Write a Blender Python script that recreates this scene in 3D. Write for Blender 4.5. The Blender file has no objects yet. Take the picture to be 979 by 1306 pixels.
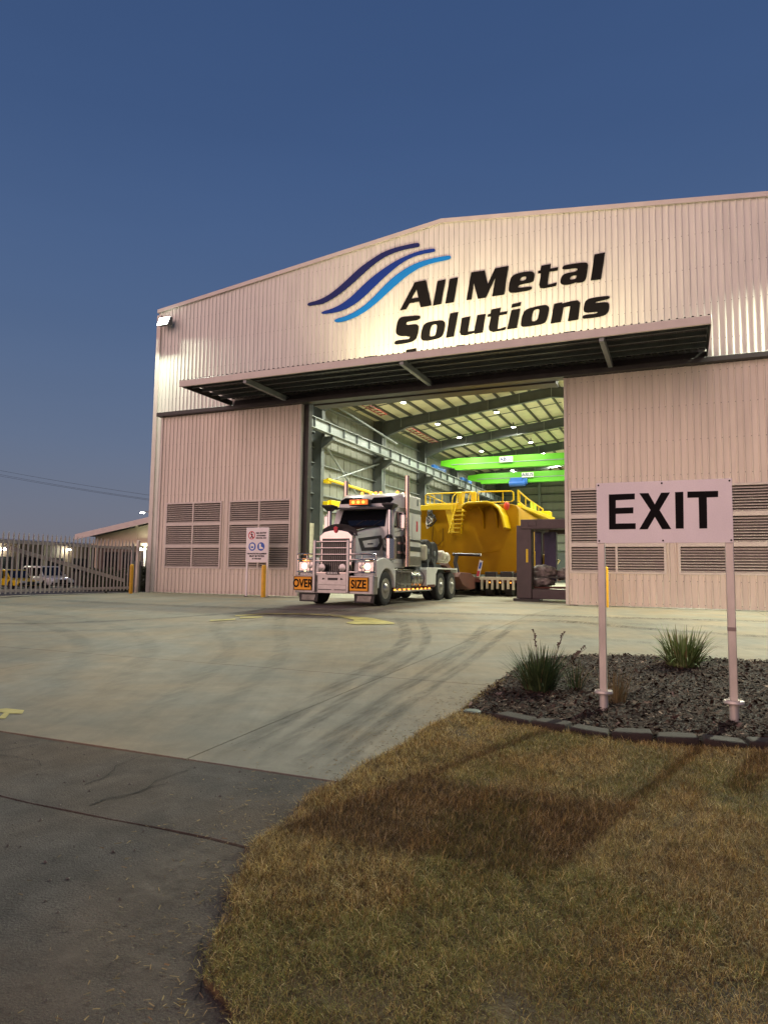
import bpy, bmesh, math, random
import numpy as np
from mathutils import Vector, Matrix, noise as mnoise
from mathutils.geometry import tessellate_polygon
R = math.radians
random.seed(7)
rng = np.random.default_rng(7)
S = bpy.context.scene
C = S.collection

# ------------------------------------------------------------------ camera
cam_d = bpy.data.cameras.new('camera')
cam = bpy.data.objects.new('camera', cam_d); C.objects.link(cam)
cam_d.sensor_fit = 'VERTICAL'; cam_d.sensor_height = 36.0
cam_d.lens = 872.4 / 1306 * 36.0
cam_d.clip_start = 0.05; cam_d.clip_end = 5000
cam.location = (0, -23.3, 1.0246)
cam.rotation_euler = (Matrix.Rotation(R(23.5), 3, 'Z') @ Matrix.Rotation(R(95.0), 3, 'X') @ Matrix.Rotation(R(.752), 3, 'Z')).to_euler()
S.camera = cam

# ------------------------------------------------------------------ world and light
# dusk: the sun is just under the horizon behind the camera; its pink afterglow lights what faces it
SUN_AZ = R(200)          # compass direction of the set sun, clockwise from +Y
SUN_EL = R(1.0)
W = bpy.data.worlds.new('World'); S.world = W; W.use_nodes = True
wn = W.node_tree.nodes; wl = W.node_tree.links
bg = wn['Background']
sky = wn.new('ShaderNodeTexSky'); sky.sky_type = 'NISHITA'
sky.sun_disc = False; sky.sun_elevation = SUN_EL; sky.sun_rotation = SUN_AZ
sky.air_density = 1.0; sky.dust_density = 1.0; sky.ozone_density = 3.0
SKY_STRENGTH = 0.05
# after sunset the physical sky is joined by a smooth dusk gradient: mauve grey at the horizon, deep blue overhead
tc = wn.new('ShaderNodeTexCoord'); sx_ = wn.new('ShaderNodeSeparateXYZ'); wl.new(tc.outputs['Generated'], sx_.inputs[0])
ramp = wn.new('ShaderNodeValToRGB'); ramp.color_ramp.interpolation = 'B_SPLINE'
els = [(0.0, (.178, .174, .205)), (.07, (.158, .172, .228)), (.17, (.120, .160, .252)), (.33, (.078, .130, .252)), (.55, (.047, .092, .215)), (1.0, (.022, .050, .135))]
while len(ramp.color_ramp.elements) < len(els): ramp.color_ramp.elements.new(.5)
for e, (p_, c_) in zip(ramp.color_ramp.elements, els): e.position = p_; e.color = (*c_, 1)
wl.new(sx_.outputs['Z'], ramp.inputs[0])
mul = wn.new('ShaderNodeVectorMath'); mul.operation = 'SCALE'; mul.inputs['Scale'].default_value = SKY_STRENGTH * .35; wl.new(sky.outputs[0], mul.inputs[0])
add = wn.new('ShaderNodeVectorMath'); add.operation = 'ADD'; wl.new(ramp.outputs[0], add.inputs[0]); wl.new(mul.outputs[0], add.inputs[1])
snz = wn.new('ShaderNodeTexNoise'); snz.inputs['Scale'].default_value = 1.6; snz.inputs['Detail'].default_value = 4
smp = wn.new('ShaderNodeMapping'); smp.inputs['Scale'].default_value = (1, 1, 5); wl.new(tc.outputs['Generated'], smp.inputs[0]); wl.new(smp.outputs[0], snz.inputs['Vector'])
srg = wn.new('ShaderNodeMapRange'); srg.inputs[3].default_value = .93; srg.inputs[4].default_value = 1.07; wl.new(snz.outputs[0], srg.inputs[0])
sml = wn.new('ShaderNodeVectorMath'); sml.operation = 'SCALE'; wl.new(add.outputs[0], sml.inputs[0]); wl.new(srg.outputs[0], sml.inputs['Scale'])
wl.new(sml.outputs[0], bg.inputs[0]); bg.inputs[1].default_value = 1.0

sun_d = bpy.data.lights.new('afterglow', 'SUN'); sun = bpy.data.objects.new('afterglow', sun_d); C.objects.link(sun)
sun_d.energy = 2.65; sun_d.angle = R(80); sun_d.color = (1.0, .62, .53)
_el = R(6)
_d = Vector((math.sin(SUN_AZ) * math.cos(_el), math.cos(SUN_AZ) * math.cos(_el), math.sin(_el)))
sun.rotation_euler = _d.to_track_quat('Z', 'Y').to_euler()

S.view_settings.view_transform = 'Standard'; S.view_settings.look = 'None'
S.view_settings.exposure = 0.0; S.view_settings.gamma = 1.0
S.view_settings.use_curve_mapping = False
S.render.engine = 'CYCLES'
S.cycles.use_denoising = True
S.cycles.max_bounces = 6; S.cycles.diffuse_bounces = 4; S.cycles.glossy_bounces = 3
S.cycles.sample_clamp_indirect = 6.0
S.cycles.caustics_reflective = False; S.cycles.caustics_refractive = False

FLOOD_W = 17000.0       # corner floodlights
BAY_W = 600.0          # each high-bay light
LOGO_W = 1350.0         # flood on the awning aimed at the company lettering

# ------------------------------------------------------------------ helpers
def gz(x, y):
    """height of the forecourt: level by the building, then a gentle fall towards the street"""
    return 0.0 if y > -6 else .033 * (y + 6)

class B:
    def __init__(s): s.v = []; s.f = []
    def add(s, vs, fs):
        n = len(s.v); s.v += [tuple(v) for v in vs]; s.f += [tuple(i + n for i in f) for f in fs]; return s
    def box(s, x0, x1, y0, y1, z0, z1):
        vs = [(x, y, z) for x in (x0, x1) for y in (y0, y1) for z in (z0, z1)]
        return s.add(vs, [(0, 1, 3, 2), (4, 6, 7, 5), (0, 4, 5, 1), (2, 3, 7, 6), (0, 2, 6, 4), (1, 5, 7, 3)])
    def loft(s, rings, cap=True, closed=False):
        n = len(rings[0]); vs = [p for r in rings for p in r]; fs = []
        m = len(rings)
        for k in range(m if closed else m - 1):
            a, b = k * n, ((k + 1) % m) * n
            for i in range(n):
                j = (i + 1) % n; fs.append((a + i, a + j, b + j, b + i))
        if cap and not closed:
            fs.append(tuple(range(n - 1, -1, -1))); fs.append(tuple((m - 1) * n + i for i in range(n)))
        return s.add(vs, fs)
    def tube(s, pts, r, n=8, cap=True):
        pts = [Vector(p) for p in pts]; rings = []
        rr = r if hasattr(r, '__len__') else [r] * len(pts)
        t0 = (pts[1] - pts[0]).normalized()
        u = t0.orthogonal().normalized()
        for i, p in enumerate(pts):
            a = pts[max(i - 1, 0)]; b = pts[min(i + 1, len(pts) - 1)]
            t = (b - a).normalized()
            u = (u - t * u.dot(t)).normalized(); w = t.cross(u)
            rings.append([p + (u * math.cos(2 * math.pi * k / n) + w * math.sin(2 * math.pi * k / n)) * rr[i] for k in range(n)])
        return s.loft(rings, cap)
    def prism(s, poly, axis, a, b):
        """poly in the two other axes (x,y,z order kept), from a to b along axis"""
        def P(p, t):
            return {'x': (t, p[0], p[1]), 'y': (p[0], t, p[1]), 'z': (p[0], p[1], t)}[axis]
        return s.loft([[P(p, a) for p in poly], [P(p, b) for p in poly]])
    def plate(s, outer, hole, y0, y1):
        """flat piece in XZ between y0 (front) and y1, with an optional hole"""
        loops = [outer] + ([hole] if hole else [])
        flat = [p for l in loops for p in l]
        tris = tessellate_polygon([[Vector((p[0], p[1], 0)) for p in l] for l in loops])
        n = len(flat)
        vs = [(p[0], y0, p[1]) for p in flat] + [(p[0], y1, p[1]) for p in flat]
        fs = [tuple(t) for t in tris] + [tuple(i + n for i in reversed(t)) for t in tris]
        o = 0
        for l in loops:
            for i in range(len(l)):
                j = (i + 1) % len(l); fs.append((o + i, o + j, n + o + j, n + o + i))
            o += len(l)
        return s.add(vs, fs)
    def lathe(s, prof, c, axis='z', n=20):
        """prof: (r, h) pairs, turned about an axis through c"""
        rings = []
        for r, h in prof:
            ring = []
            for k in range(n):
                a = 2 * math.pi * k / n; p, q = r * math.cos(a), r * math.sin(a)
                d = {'z': (p, q, h), 'x': (h, p, q), 'y': (q, h, p)}[axis]
                ring.append((c[0] + d[0], c[1] + d[1], c[2] + d[2]))
            rings.append(ring)
        return s.loft(rings, True)
    def mesh(s, name, smooth=False):
        me = bpy.data.meshes.new(name); me.from_pydata(s.v, [], s.f); me.validate()
        bm = bmesh.new(); bm.from_mesh(me); bmesh.ops.recalc_face_normals(bm, faces=bm.faces); bm.to_mesh(me); bm.free()
        if smooth: me.shade_smooth()
        return me
    def obj(s, name, mat, parent=None, bevel=0, smooth=False, angle=None):
        me = s.mesh(name, False); me.materials.append(mat)
        return link(name, me, parent, bevel, smooth, angle)

def link(name, me, parent=None, bevel=0, smooth=False, angle=None):
    o = bpy.data.objects.new(name, me); C.objects.link(o)
    if parent is not None: attach(o, parent)
    if bevel:
        m = o.modifiers.new('bevel', 'BEVEL'); m.width = bevel; m.segments = 2; m.limit_method = 'ANGLE'; m.angle_limit = R(35)
    if smooth or bevel or angle:
        me.polygons.foreach_set('use_smooth', [True] * len(me.polygons))
        me.set_sharp_from_angle(angle=R(angle or 40))
    return o

ORG = {}
def attach(o, parent):
    """parent o and keep its vertices where they were written (world coordinates)"""
    o.parent = parent
    w = ORG.get(parent.name, Vector((0, 0, 0)))
    o.location = Vector(o.location) - w
    ORG[o.name] = Vector((0, 0, 0))

def thing(name, label, cat, loc=(0, 0, 0), group=None):
    o = bpy.data.objects.new(name, None); C.objects.link(o)
    o.location = loc; o.empty_display_size = .3
    ORG[o.name] = Vector(loc)
    return tag(o, label, cat, group)

def tag(o, label, cat, group=None):
    o['label'] = label; o['category'] = cat
    if group: o['group'] = group
    return o

def structure(o): o['kind'] = 'structure'; return o
def stuff(o): o['kind'] = 'stuff'; return o

def copy_part(o, parent, off=(0, 0, 0)):
    c = o.copy(); C.objects.link(c)
    c.parent = parent; c.location = Vector(o.location) + Vector(off); ORG[c.name] = Vector(off)
    return c

def copy_tree(o, parent=None):
    c = o.copy(); C.objects.link(c)
    if parent is not None: c.parent = parent
    ORG[c.name] = ORG.get(o.name, Vector((0, 0, 0)))
    for ch in list(o.children): copy_tree(ch, c)
    return c

# ------------------------------------------------------------------ materials
def M(name, col, rough=.5, metal=0.0, var=.12, scale=2.0, stretch=(1, 1, 1), bump=0.0, bscale=80.0, col2=None, lo=.35, hi=.7, coat=0.0, fine=0.0, spec=.5):
    m = bpy.data.materials.new(name); m.use_nodes = True
    nt = m.node_tree; n, l = nt.nodes, nt.links
    p = n['Principled BSDF']; p.inputs['Roughness'].default_value = rough; p.inputs['Metallic'].default_value = metal
    p.inputs['Coat Weight'].default_value = coat; p.inputs['Specular IOR Level'].default_value = spec
    tc = n.new('ShaderNodeTexCoord'); mp = n.new('ShaderNodeMapping'); mp.inputs['Scale'].default_value = stretch
    l.new(tc.outputs['Object'], mp.inputs['Vector'])
    nz = n.new('ShaderNodeTexNoise'); nz.inputs['Scale'].default_value = scale; nz.inputs['Detail'].default_value = 6; nz.inputs['Roughness'].default_value = .6
    l.new(mp.outputs[0], nz.inputs['Vector'])
    cr = n.new('ShaderNodeValToRGB')
    a = [c * (1 - var) for c in col]; b = list(col2) if col2 else [min(c * (1 + var), 1) for c in col]
    cr.color_ramp.elements[0].color = (*a, 1); cr.color_ramp.elements[0].position = lo
    cr.color_ramp.elements[1].color = (*b, 1); cr.color_ramp.elements[1].position = hi
    l.new(nz.outputs[0], cr.inputs[0])
    out = cr.outputs[0]
    if fine:
        n2 = n.new('ShaderNodeTexNoise'); n2.inputs['Scale'].default_value = bscale; n2.inputs['Detail'].default_value = 3
        l.new(tc.outputs['Object'], n2.inputs['Vector'])
        r2 = n.new('ShaderNodeMapRange'); r2.inputs[1].default_value = .3; r2.inputs[2].default_value = .7
        r2.inputs[3].default_value = 1 - fine; r2.inputs[4].default_value = 1 + fine
        l.new(n2.outputs[0], r2.inputs[0])
        mx = n.new('ShaderNodeMix'); mx.data_type = 'RGBA'; mx.blend_type = 'MULTIPLY'; mx.inputs[0].default_value = 1
        l.new(out, mx.inputs[6]); l.new(r2.outputs[0], mx.inputs[7]); out = mx.outputs[2]
    l.new(out, p.inputs['Base Color'])
    if rough > .12:
        rr = n.new('ShaderNodeMapRange'); rr.inputs[3].default_value = rough * .85; rr.inputs[4].default_value = min(1, rough * 1.15)
        l.new(nz.outputs[0], rr.inputs[0]); l.new(rr.outputs[0], p.inputs['Roughness'])
    if bump:
        bn = n.new('ShaderNodeTexNoise'); bn.inputs['Scale'].default_value = bscale; bn.inputs['Detail'].default_value = 5
        l.new(tc.outputs['Object'], bn.inputs['Vector'])
        bp = n.new('ShaderNodeBump'); bp.inputs['Strength'].default_value = bump; bp.inputs['Distance'].default_value = .02
        l.new(bn.outputs[0], bp.inputs['Height']); l.new(bp.outputs[0], p.inputs['Normal'])
    return m

def GM(name, base, big, med, fine, streak=0.0, rot=0.0, rough=.8, bump=.3, bscale=90, s_big=.30, s_med=2.2):
    """ground surface: broad stains, blotches, fine grit and (optional) directional wear"""
    m = bpy.data.materials.new(name); m.use_nodes = True
    n, l = m.node_tree.nodes, m.node_tree.links; p = n['Principled BSDF']; p.inputs['Roughness'].default_value = rough; p.inputs['Specular IOR Level'].default_value = .3
    tc = n.new('ShaderNodeTexCoord'); out = None
    def layer(scale, amp, detail=6, stretch=None, dist=0, lo=.3, hi=.7, rough_=.6):
        nonlocal out
        z = n.new('ShaderNodeTexNoise'); z.inputs['Scale'].default_value = scale; z.inputs['Detail'].default_value = detail; z.inputs['Distortion'].default_value = dist; z.inputs['Roughness'].default_value = rough_
        src = tc.outputs['Object']
        if stretch:
            a = n.new('ShaderNodeMapping'); a.inputs['Rotation'].default_value = (0, 0, rot); l.new(src, a.inputs[0])
            b = n.new('ShaderNodeMapping'); b.inputs['Scale'].default_value = stretch; l.new(a.outputs[0], b.inputs[0]); src = b.outputs[0]
        l.new(src, z.inputs['Vector'])
        r_ = n.new('ShaderNodeMapRange'); r_.inputs[1].default_value = lo; r_.inputs[2].default_value = hi; r_.inputs[3].default_value = 1 - amp; r_.inputs[4].default_value = 1 + amp
        l.new(z.outputs[0], r_.inputs[0])
        if out is None: out = r_.outputs[0]
        else:
            x = n.new('ShaderNodeMath'); x.operation = 'MULTIPLY'; l.new(out, x.inputs[0]); l.new(r_.outputs[0], x.inputs[1]); out = x.outputs[0]
        return z
    layer(s_big, big, 5, None, .6); layer(s_med, med, 8, None, .4, .28, .72, .68); layer(bscale * 2.2, fine, 2, None, 0, .25, .75)
    if streak: layer(1.0, streak, 6, (3.2, .22, 1), .3); layer(2.7, streak * .7, 4, (4.5, .12, 1), .2)
    sc = n.new('ShaderNodeVectorMath'); sc.operation = 'SCALE'; sc.inputs[0].default_value = base; l.new(out, sc.inputs['Scale'])
    # warm and cool blotches
    hz = n.new('ShaderNodeTexNoise'); hz.inputs['Scale'].default_value = .8; hz.inputs['Detail'].default_value = 4; l.new(tc.outputs['Object'], hz.inputs['Vector'])
    hr = n.new('ShaderNodeValToRGB'); hr.color_ramp.elements[0].position = .35; hr.color_ramp.elements[1].position = .65
    hr.color_ramp.elements[0].color = (1.10, 1.0, .88, 1); hr.color_ramp.elements[1].color = (.93, .99, 1.04, 1); l.new(hz.outputs[0], hr.inputs[0])
    mu = n.new('ShaderNodeVectorMath'); mu.operation = 'MULTIPLY'; l.new(sc.outputs[0], mu.inputs[0]); l.new(hr.outputs[0], mu.inputs[1])
    l.new(mu.outputs[0], p.inputs['Base Color'])
    bz = n.new('ShaderNodeTexNoise'); bz.inputs['Scale'].default_value = bscale; bz.inputs['Detail'].default_value = 4; l.new(tc.outputs['Object'], bz.inputs['Vector'])
    bp = n.new('ShaderNodeBump'); bp.inputs['Strength'].default_value = bump; bp.inputs['Distance'].default_value = .015
    l.new(bz.outputs[0], bp.inputs['Height']); l.new(bp.outputs[0], p.inputs['Normal'])
    return m

def EM(name, col, strength):
    m = bpy.data.materials.new(name); m.use_nodes = True
    p = m.node_tree.nodes['Principled BSDF']
    p.inputs['Base Color'].default_value = (*[min(1, c) * .6 for c in col], 1)
    p.inputs['Emission Color'].default_value = (*col, 1); p.inputs['Emission Strength'].default_value = strength
    return m

m_clad = M('cream_cladding', (.745, .73, .655), .42, 0, .10, 1.2, (3, 3, .25), spec=.35)
m_clad_d = M('cream_door_cladding', (.74, .665, .56), .45, 0, .10, 1.0, (3, 3, .22))
m_trim = M('cream_trim', (.66, .60, .53), .45, 0, .06, 2)
m_dark = M('dark_steel', (.045, .043, .04), .5, .2, .2, 3)
m_slat = M('louvre_blade', (.55, .50, .43), .45, 0, .08, 3)
m_void = M('dark_void', (.03, .027, .025), .8, 0, .2, 3)  # near-black paints the shade inside louvres, grille and wheel holes
m_grey = M('grey_steel', (.22, .245, .245), .45, .1, .12, 1.5)
m_grey_d = M('dark_grey_steel', (.10, .112, .114), .5, .1, .15, 1.5)
m_galv = M('galvanised_purlin', (.09, .09, .085), .45, .3, .12, 3)
m_inwall = M('interior_sheet', (.25, .26, .22), .5, 0, .08, 1, (2, 2, .3))
m_roofin = M('roof_insulation', (.74, .69, .48), .6, 0, .08, 1.5)
m_rooft = M('roof_sheet', (.55, .53, .48), .5, 0, .05, 1)
m_black = M('black_paint', (.012, .012, .013), .35, 0, .15, 4)
m_rubber = M('tyre_rubber', (.022, .021, .02), .8, 0, .25, 9, bump=.15)
m_white = M('white_truck_paint', (.84, .84, .78), .25, 0, .05, 2, coat=.4)
m_chrome = M('polished_steel', (.60, .56, .54), .13, 1.0, .06, 3)
m_copper = M('warm_polished_steel', (.80, .58, .47), .18, 1.0, .06, 3)
m_alu = M('brushed_aluminium', (.44, .43, .42), .36, 1.0, .12, 6)
m_dchrome = M('smoked_steel', (.22, .22, .21), .22, .9, .2, 6)
m_glass = M('dark_glass', (.008, .009, .011), .04, 0, .1, 2, coat=.3)
m_gfx = M('charcoal_decal', (.045, .05, .048), .4, 0, .1, 3)
m_amber = EM('amber_lamp', (1.0, .34, .05), 3.2)
m_head = EM('headlamp', (1.0, .90, .50), 12.0)
m_orange = M('orange_sign', (.95, .40, .010), .5, 0, .05, 3)
m_text = M('black_lettering', (.010, .009, .009), .75, 0, .1, 5, spec=.08)
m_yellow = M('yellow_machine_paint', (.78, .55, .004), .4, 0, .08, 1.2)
m_yel_shade = M('yellow_tray_shade', (.40, .212, .0012), .55, 0, .14, .6, spec=.15)  # tray yellow darkened: shade on its faces is put into the colour
m_bollard = M('yellow_bollard_paint', (.78, .42, .02), .45, 0, .12, 5)
m_green = M('green_crane_paint', (.10, .42, .012), .4, 0, .06, 1)
m_blue = M('blue_hoist_paint', (.02, .10, .38), .4, 0, .1, 3)
m_purple = M('primer_brown_steel', (.085, .062, .066), .5, .1, .18, 1.5)
m_red = M('red_paint', (.60, .05, .03), .45, 0, .1, 3)
m_cond = M('conduit_red', (.30, .06, .045), .5, 0, .1, 3)
m_rust = M('rust_red_steel', (.12, .036, .024), .6, .1, .3, 3)
m_cream = M('cream_tank', (.62, .58, .45), .4, 0, .08, 3)
m_sign = M('white_sign_panel', (.90, .84, .83), .45, 0, .07, 1.6, (1, 1, .5), fine=.03)
m_post = M('galvanised_post', (.60, .55, .48), .42, .35, .15, 6, (1, 1, .4))
m_signblue = M('sign_blue', (.03, .12, .50), .45, 0, .05, 3)
m_signred = M('sign_red', (.62, .04, .06), .45, 0, .05, 3)
m_picket = M('picket_coating', (.52, .47, .44), .45, .2, .1, 5)
m_lens = EM('lamp_lens', (1.0, .98, .86), 40.0)
m_floodlens = EM('flood_lens', (.92, 1.0, .86), 60.0)
# ------------------------------------------------------------------ ground
def gsheet(name, poly, mat, dz, thick=.0, nx=1):
    """flat-laid sheet that follows the ground fall; poly in XY"""
    bm = bmesh.new()
    vs = [bm.verts.new((x, y, 0)) for x, y in poly]
    bm.faces.new(vs)
    for yc in (-6.0,):
        bmesh.ops.bisect_plane(bm, geom=bm.verts[:] + bm.edges[:] + bm.faces[:], plane_co=(0, yc, 0), plane_no=(0, 1, 0))
    bmesh.ops.triangulate(bm, faces=bm.faces[:])
    for v in bm.verts: v.co.z = gz(v.co.x, v.co.y) + dz
    if thick:
        r = bmesh.ops.extrude_face_region(bm, geom=bm.faces[:])
        for e in r['geom']:
            if isinstance(e, bmesh.types.BMVert): e.co.z -= thick
    bmesh.ops.recalc_face_normals(bm, faces=bm.faces)
    me = bpy.data.meshes.new(name); bm.to_mesh(me); bm.free()
    if not thick:
        for p in me.polygons:
            if p.normal.z < 0: p.flip()
    me.materials.append(mat)
    return link(name, me)

m_dirt = M('bare_ground', (.16, .13, .10), .9, 0, .2, .4, bump=.2, bscale=20)
m_conc = GM('concrete', (.218, .192, .147), .20, .16, .12, .06, R(-24), .75, .10, 70, .30, 3.4)
m_concin = M('workshop_floor', (.38, .37, .29), .4, 0, .12, .4)
m_asph = GM('worn_asphalt', (.083, .070, .058), .30, .30, .62, .06, R(10), .88, .55, 85, .7, 4.0)
m_asph2 = M('yard_asphalt', (.07, .065, .06), .85, 0, .2, .8)
m_tyre = None

# wide ground to the horizon, below everything else
g = B(); g.box(-900, 900, -120, 1500, -1.6, -.90); structure(g.obj('ground', m_dirt))
# yard beyond the gate, dropping away
yd = B()
prof = [(-22.2, -.012), (-30, -.38), (-36, -.65), (-160, -.66)]
yd.loft([[(x, -60, z), (x, 140, z), (x, 140, z - .2), (x, -60, z - .2)] for x, z in prof]); structure(yd.obj('yard', m_asph2))

# forecourt slabs: joints are real gaps over a darker base
base = gsheet('subgrade', [(-22.4, 1.0), (12, 1.0), (12, -24), (-22.4, -24)], m_dirt, -.11); structure(base)
drive = thing('concrete_driveway', None, None)
del drive['label'], drive['category']
drive['kind'] = 'structure'
XJ = [-22.2, -18.4, -13.4, -8.5, -3.52, -2.07]
YJ = [-18.94, -15.2, -10.6, -6.0, -2.9, .35]
def slab(poly):
    o = gsheet('concrete_slab', poly, m_conc, 0.0, .1); attach(o, drive); ORG[o.name] = Vector((0, 0, 0))
J = .007
for i in range(len(XJ) - 1):
    for j in range(len(YJ) - 1):
        x0, x1, y0, y1 = XJ[i] + J, XJ[i + 1] - J, YJ[j] + J, YJ[j + 1] - J
        if i == len(XJ) - 2:                       # strip beside the garden bed, then the apron behind it
            if y1 < -13: slab([(x0, y0), (x1, y0), (x1, y1), (x0, y1)])
            continue
        slab([(x0, y0), (x1, y0), (x1, y1), (x0, y1)])
xa = [-3.52, 2.0, 7.0, 12.0]
for i in range(3):
    for (y0, y1) in ((-6, -2.9), (-2.9, .35)):
        slab([(xa[i] + J, y0 + J), (xa[i + 1] - J, y0 + J), (xa[i + 1] - J, y1 - J), (xa[i] + J, y1 - J)])
slab([(-3.52 + J, -15.2 + J), (-2.085, -15.2 + J), (-2.10, -13.8), (-1.87, -12.98), (-1.52, -12.5), (-.8, -12.25), (.3, -12.07), (2.0 - J, -12.05), (2.0 - J, -6 - J), (-3.52 + J, -6 - J)])
slab([(2.0 + J, -12.05), (12, -12.05), (12, -6 - J), (2.0 + J, -6 - J)])
fl = B(); fl.box(-21.5, 5.4, .36, 62, -.15, 0.0); structure(fl.obj('workshop_floor', m_concin))
# old asphalt crossover nearest the street, two lifts with a crack between
def wob(x0, x1, y, n=26, a=.018): return [(x0 + (x1 - x0) * i / n, y + random.uniform(-a, a)) for i in range(n + 1)]
up = wob(-22.3, -1.4, -18.955, 40, .008); dn = wob(-22.3, -1.4, -20.05, 60, .016)
a1 = gsheet('asphalt_crossover', dn + up[::-1], m_asph, -.004, .07)
dn2 = [(x, y - .008 - random.uniform(0, .013)) for x, y in dn]
a2 = gsheet('asphalt_crossover', [(-22.3, -27), (-1.2, -27)] + dn2[::-1], m_asph, -.008, .07)
structure(a1); structure(a2)
m_crack = M('crack_dirt', (.018, .015, .013), .95, 0, .2, 5)

def ribbon(name, pts, w, mat, dz=.003, jit=0, kind='structure'):
    vs, fs = [], []
    for i, (x, y) in enumerate(pts):
        a = pts[max(i - 1, 0)]; b = pts[min(i + 1, len(pts) - 1)]
        d = Vector((b[0] - a[0], b[1] - a[1])).normalized(); n = Vector((-d.y, d.x))
        ww = (w[i] if hasattr(w, '__len__') else w) * (1 + random.uniform(-jit, jit)) / 2
        for s in (1, -1):
            px, py = x + n.x * ww * s, y + n.y * ww * s
            vs.append((px, py, gz(px, py) + dz))
        if i: fs.append((2 * i - 2, 2 * i - 1, 2 * i + 1, 2 * i))
    me = bpy.data.meshes.new(name); me.from_pydata(vs, [], fs)
    for p in me.polygons:
        if p.normal.z < 0: p.flip()
    me.materials.append(mat)
    o = link(name, me)
    if kind: o['kind'] = kind
    return o

# fine cracks in the asphalt
def crackline(x, y, ang, n, step):
    pts = [(x, y)]; a0 = ang
    for i in range(n):
        ang += random.uniform(-.42, .42) - .5 * (ang - a0); x += math.cos(ang) * step; y += math.sin(ang) * step; pts.append((x, y))
    return pts
for (x, y, a, n, st) in ((-3.33, -19.15, -1.75, 12, .07), (-3.45, -19.95, 1.2, 8, .07), (-4.9, -19.1, -2.2, 12, .08), (-4.4, -19.5, 3.0, 10, .08), (-1.95, -20.55, -1.2, 10, .05), (-1.62, -21.2, 2.2, 8, .05), (-3.9, -19.0, -1.3, 8, .09)):
    ribbon('asphalt_crack', crackline(x, y, a, n * 2, st * .5), .006, m_crack, .001, .5)

# tyre marks on the concrete: rubber film, broken up by noise
def tyre_mat(name, amount):
    m = bpy.data.materials.new(name); m.use_nodes = True
    nt = m.node_tree; n, l = nt.nodes, nt.links
    p = n['Principled BSDF']; p.inputs['Base Color'].default_value = (.05, .045, .04, 1); p.inputs['Roughness'].default_value = .6
    tc = n.new('ShaderNodeTexCoord'); mp = n.new('ShaderNodeMapping'); mp.inputs['Scale'].default_value = (5, .5, 1)
    l.new(tc.outputs['Object'], mp.inputs[0])
    z = n.new('ShaderNodeTexNoise'); z.inputs['Scale'].default_value = 2.2; z.inputs['Detail'].default_value = 7; z.inputs['Roughness'].default_value = .7
    l.new(mp.outputs[0], z.inputs[0])
    r = n.new('ShaderNodeMapRange'); r.inputs[1].default_value = .35; r.inputs[2].default_value = .75; r.inputs[3].default_value = 0; r.inputs[4].default_value = amount
    l.new(z.outputs[0], r.inputs[0])
    at = n.new('ShaderNodeAttribute'); at.attribute_name = 'edge'
    mu = n.new('ShaderNodeMath'); mu.operation = 'MULTIPLY'; l.new(r.outputs[0], mu.inputs[0]); l.new(at.outputs['Fac'], mu.inputs[1])
    l.new(mu.outputs[0], p.inputs['Alpha'])
    return m
m_t1 = tyre_mat('tyre_film', .55); m_t2 = tyre_mat('faint_tyre_film', .22)
def tyre_mark(pts, w, mat, dz):
    """smooth ribbon of rubber, soft along both edges and at the ends"""
    P = [Vector((p[0], p[1])) for p in pts]; out = []
    for i in range(len(P) - 1):
        a, b, c_, d = P[max(i - 1, 0)], P[i], P[i + 1], P[min(i + 2, len(P) - 1)]
        for k in range(8):
            t = k / 8
            out.append(.5 * ((2 * b) + (c_ - a) * t + (2 * a - 5 * b + 4 * c_ - d) * t * t + (3 * b - a - 3 * c_ + d) * t ** 3))
    out.append(P[-1]); vs, fs, ed = [], [], []
    N = len(out)
    for i, q in enumerate(out):
        d = (out[min(i + 1, N - 1)] - out[max(i - 1, 0)]).normalized(); n = Vector((-d.y, d.x))
        e = min(1, i / (N * .15), (N - 1 - i) / (N * .15))
        for s, f in ((-.5, 0), (-.25, 1), (.25, 1), (.5, 0)):
            p = q + n * w * s; vs.append((p.x, p.y, gz(p.x, p.y) + dz)); ed.append(f * e)
        if i:
            for k in range(3): a = 4 * (i - 1) + k; fs.append((a, a + 1, a + 5, a + 4))
    me = bpy.data.meshes.new('tyre_mark'); me.from_pydata(vs, [], fs)
    for p in me.polygons:
        if p.normal.z < 0: p.flip()
    at = me.attributes.new('edge', 'FLOAT', 'POINT'); at.data.foreach_set('value', ed)
    me.materials.append(mat); structure(link('tyre_mark', me))
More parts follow.
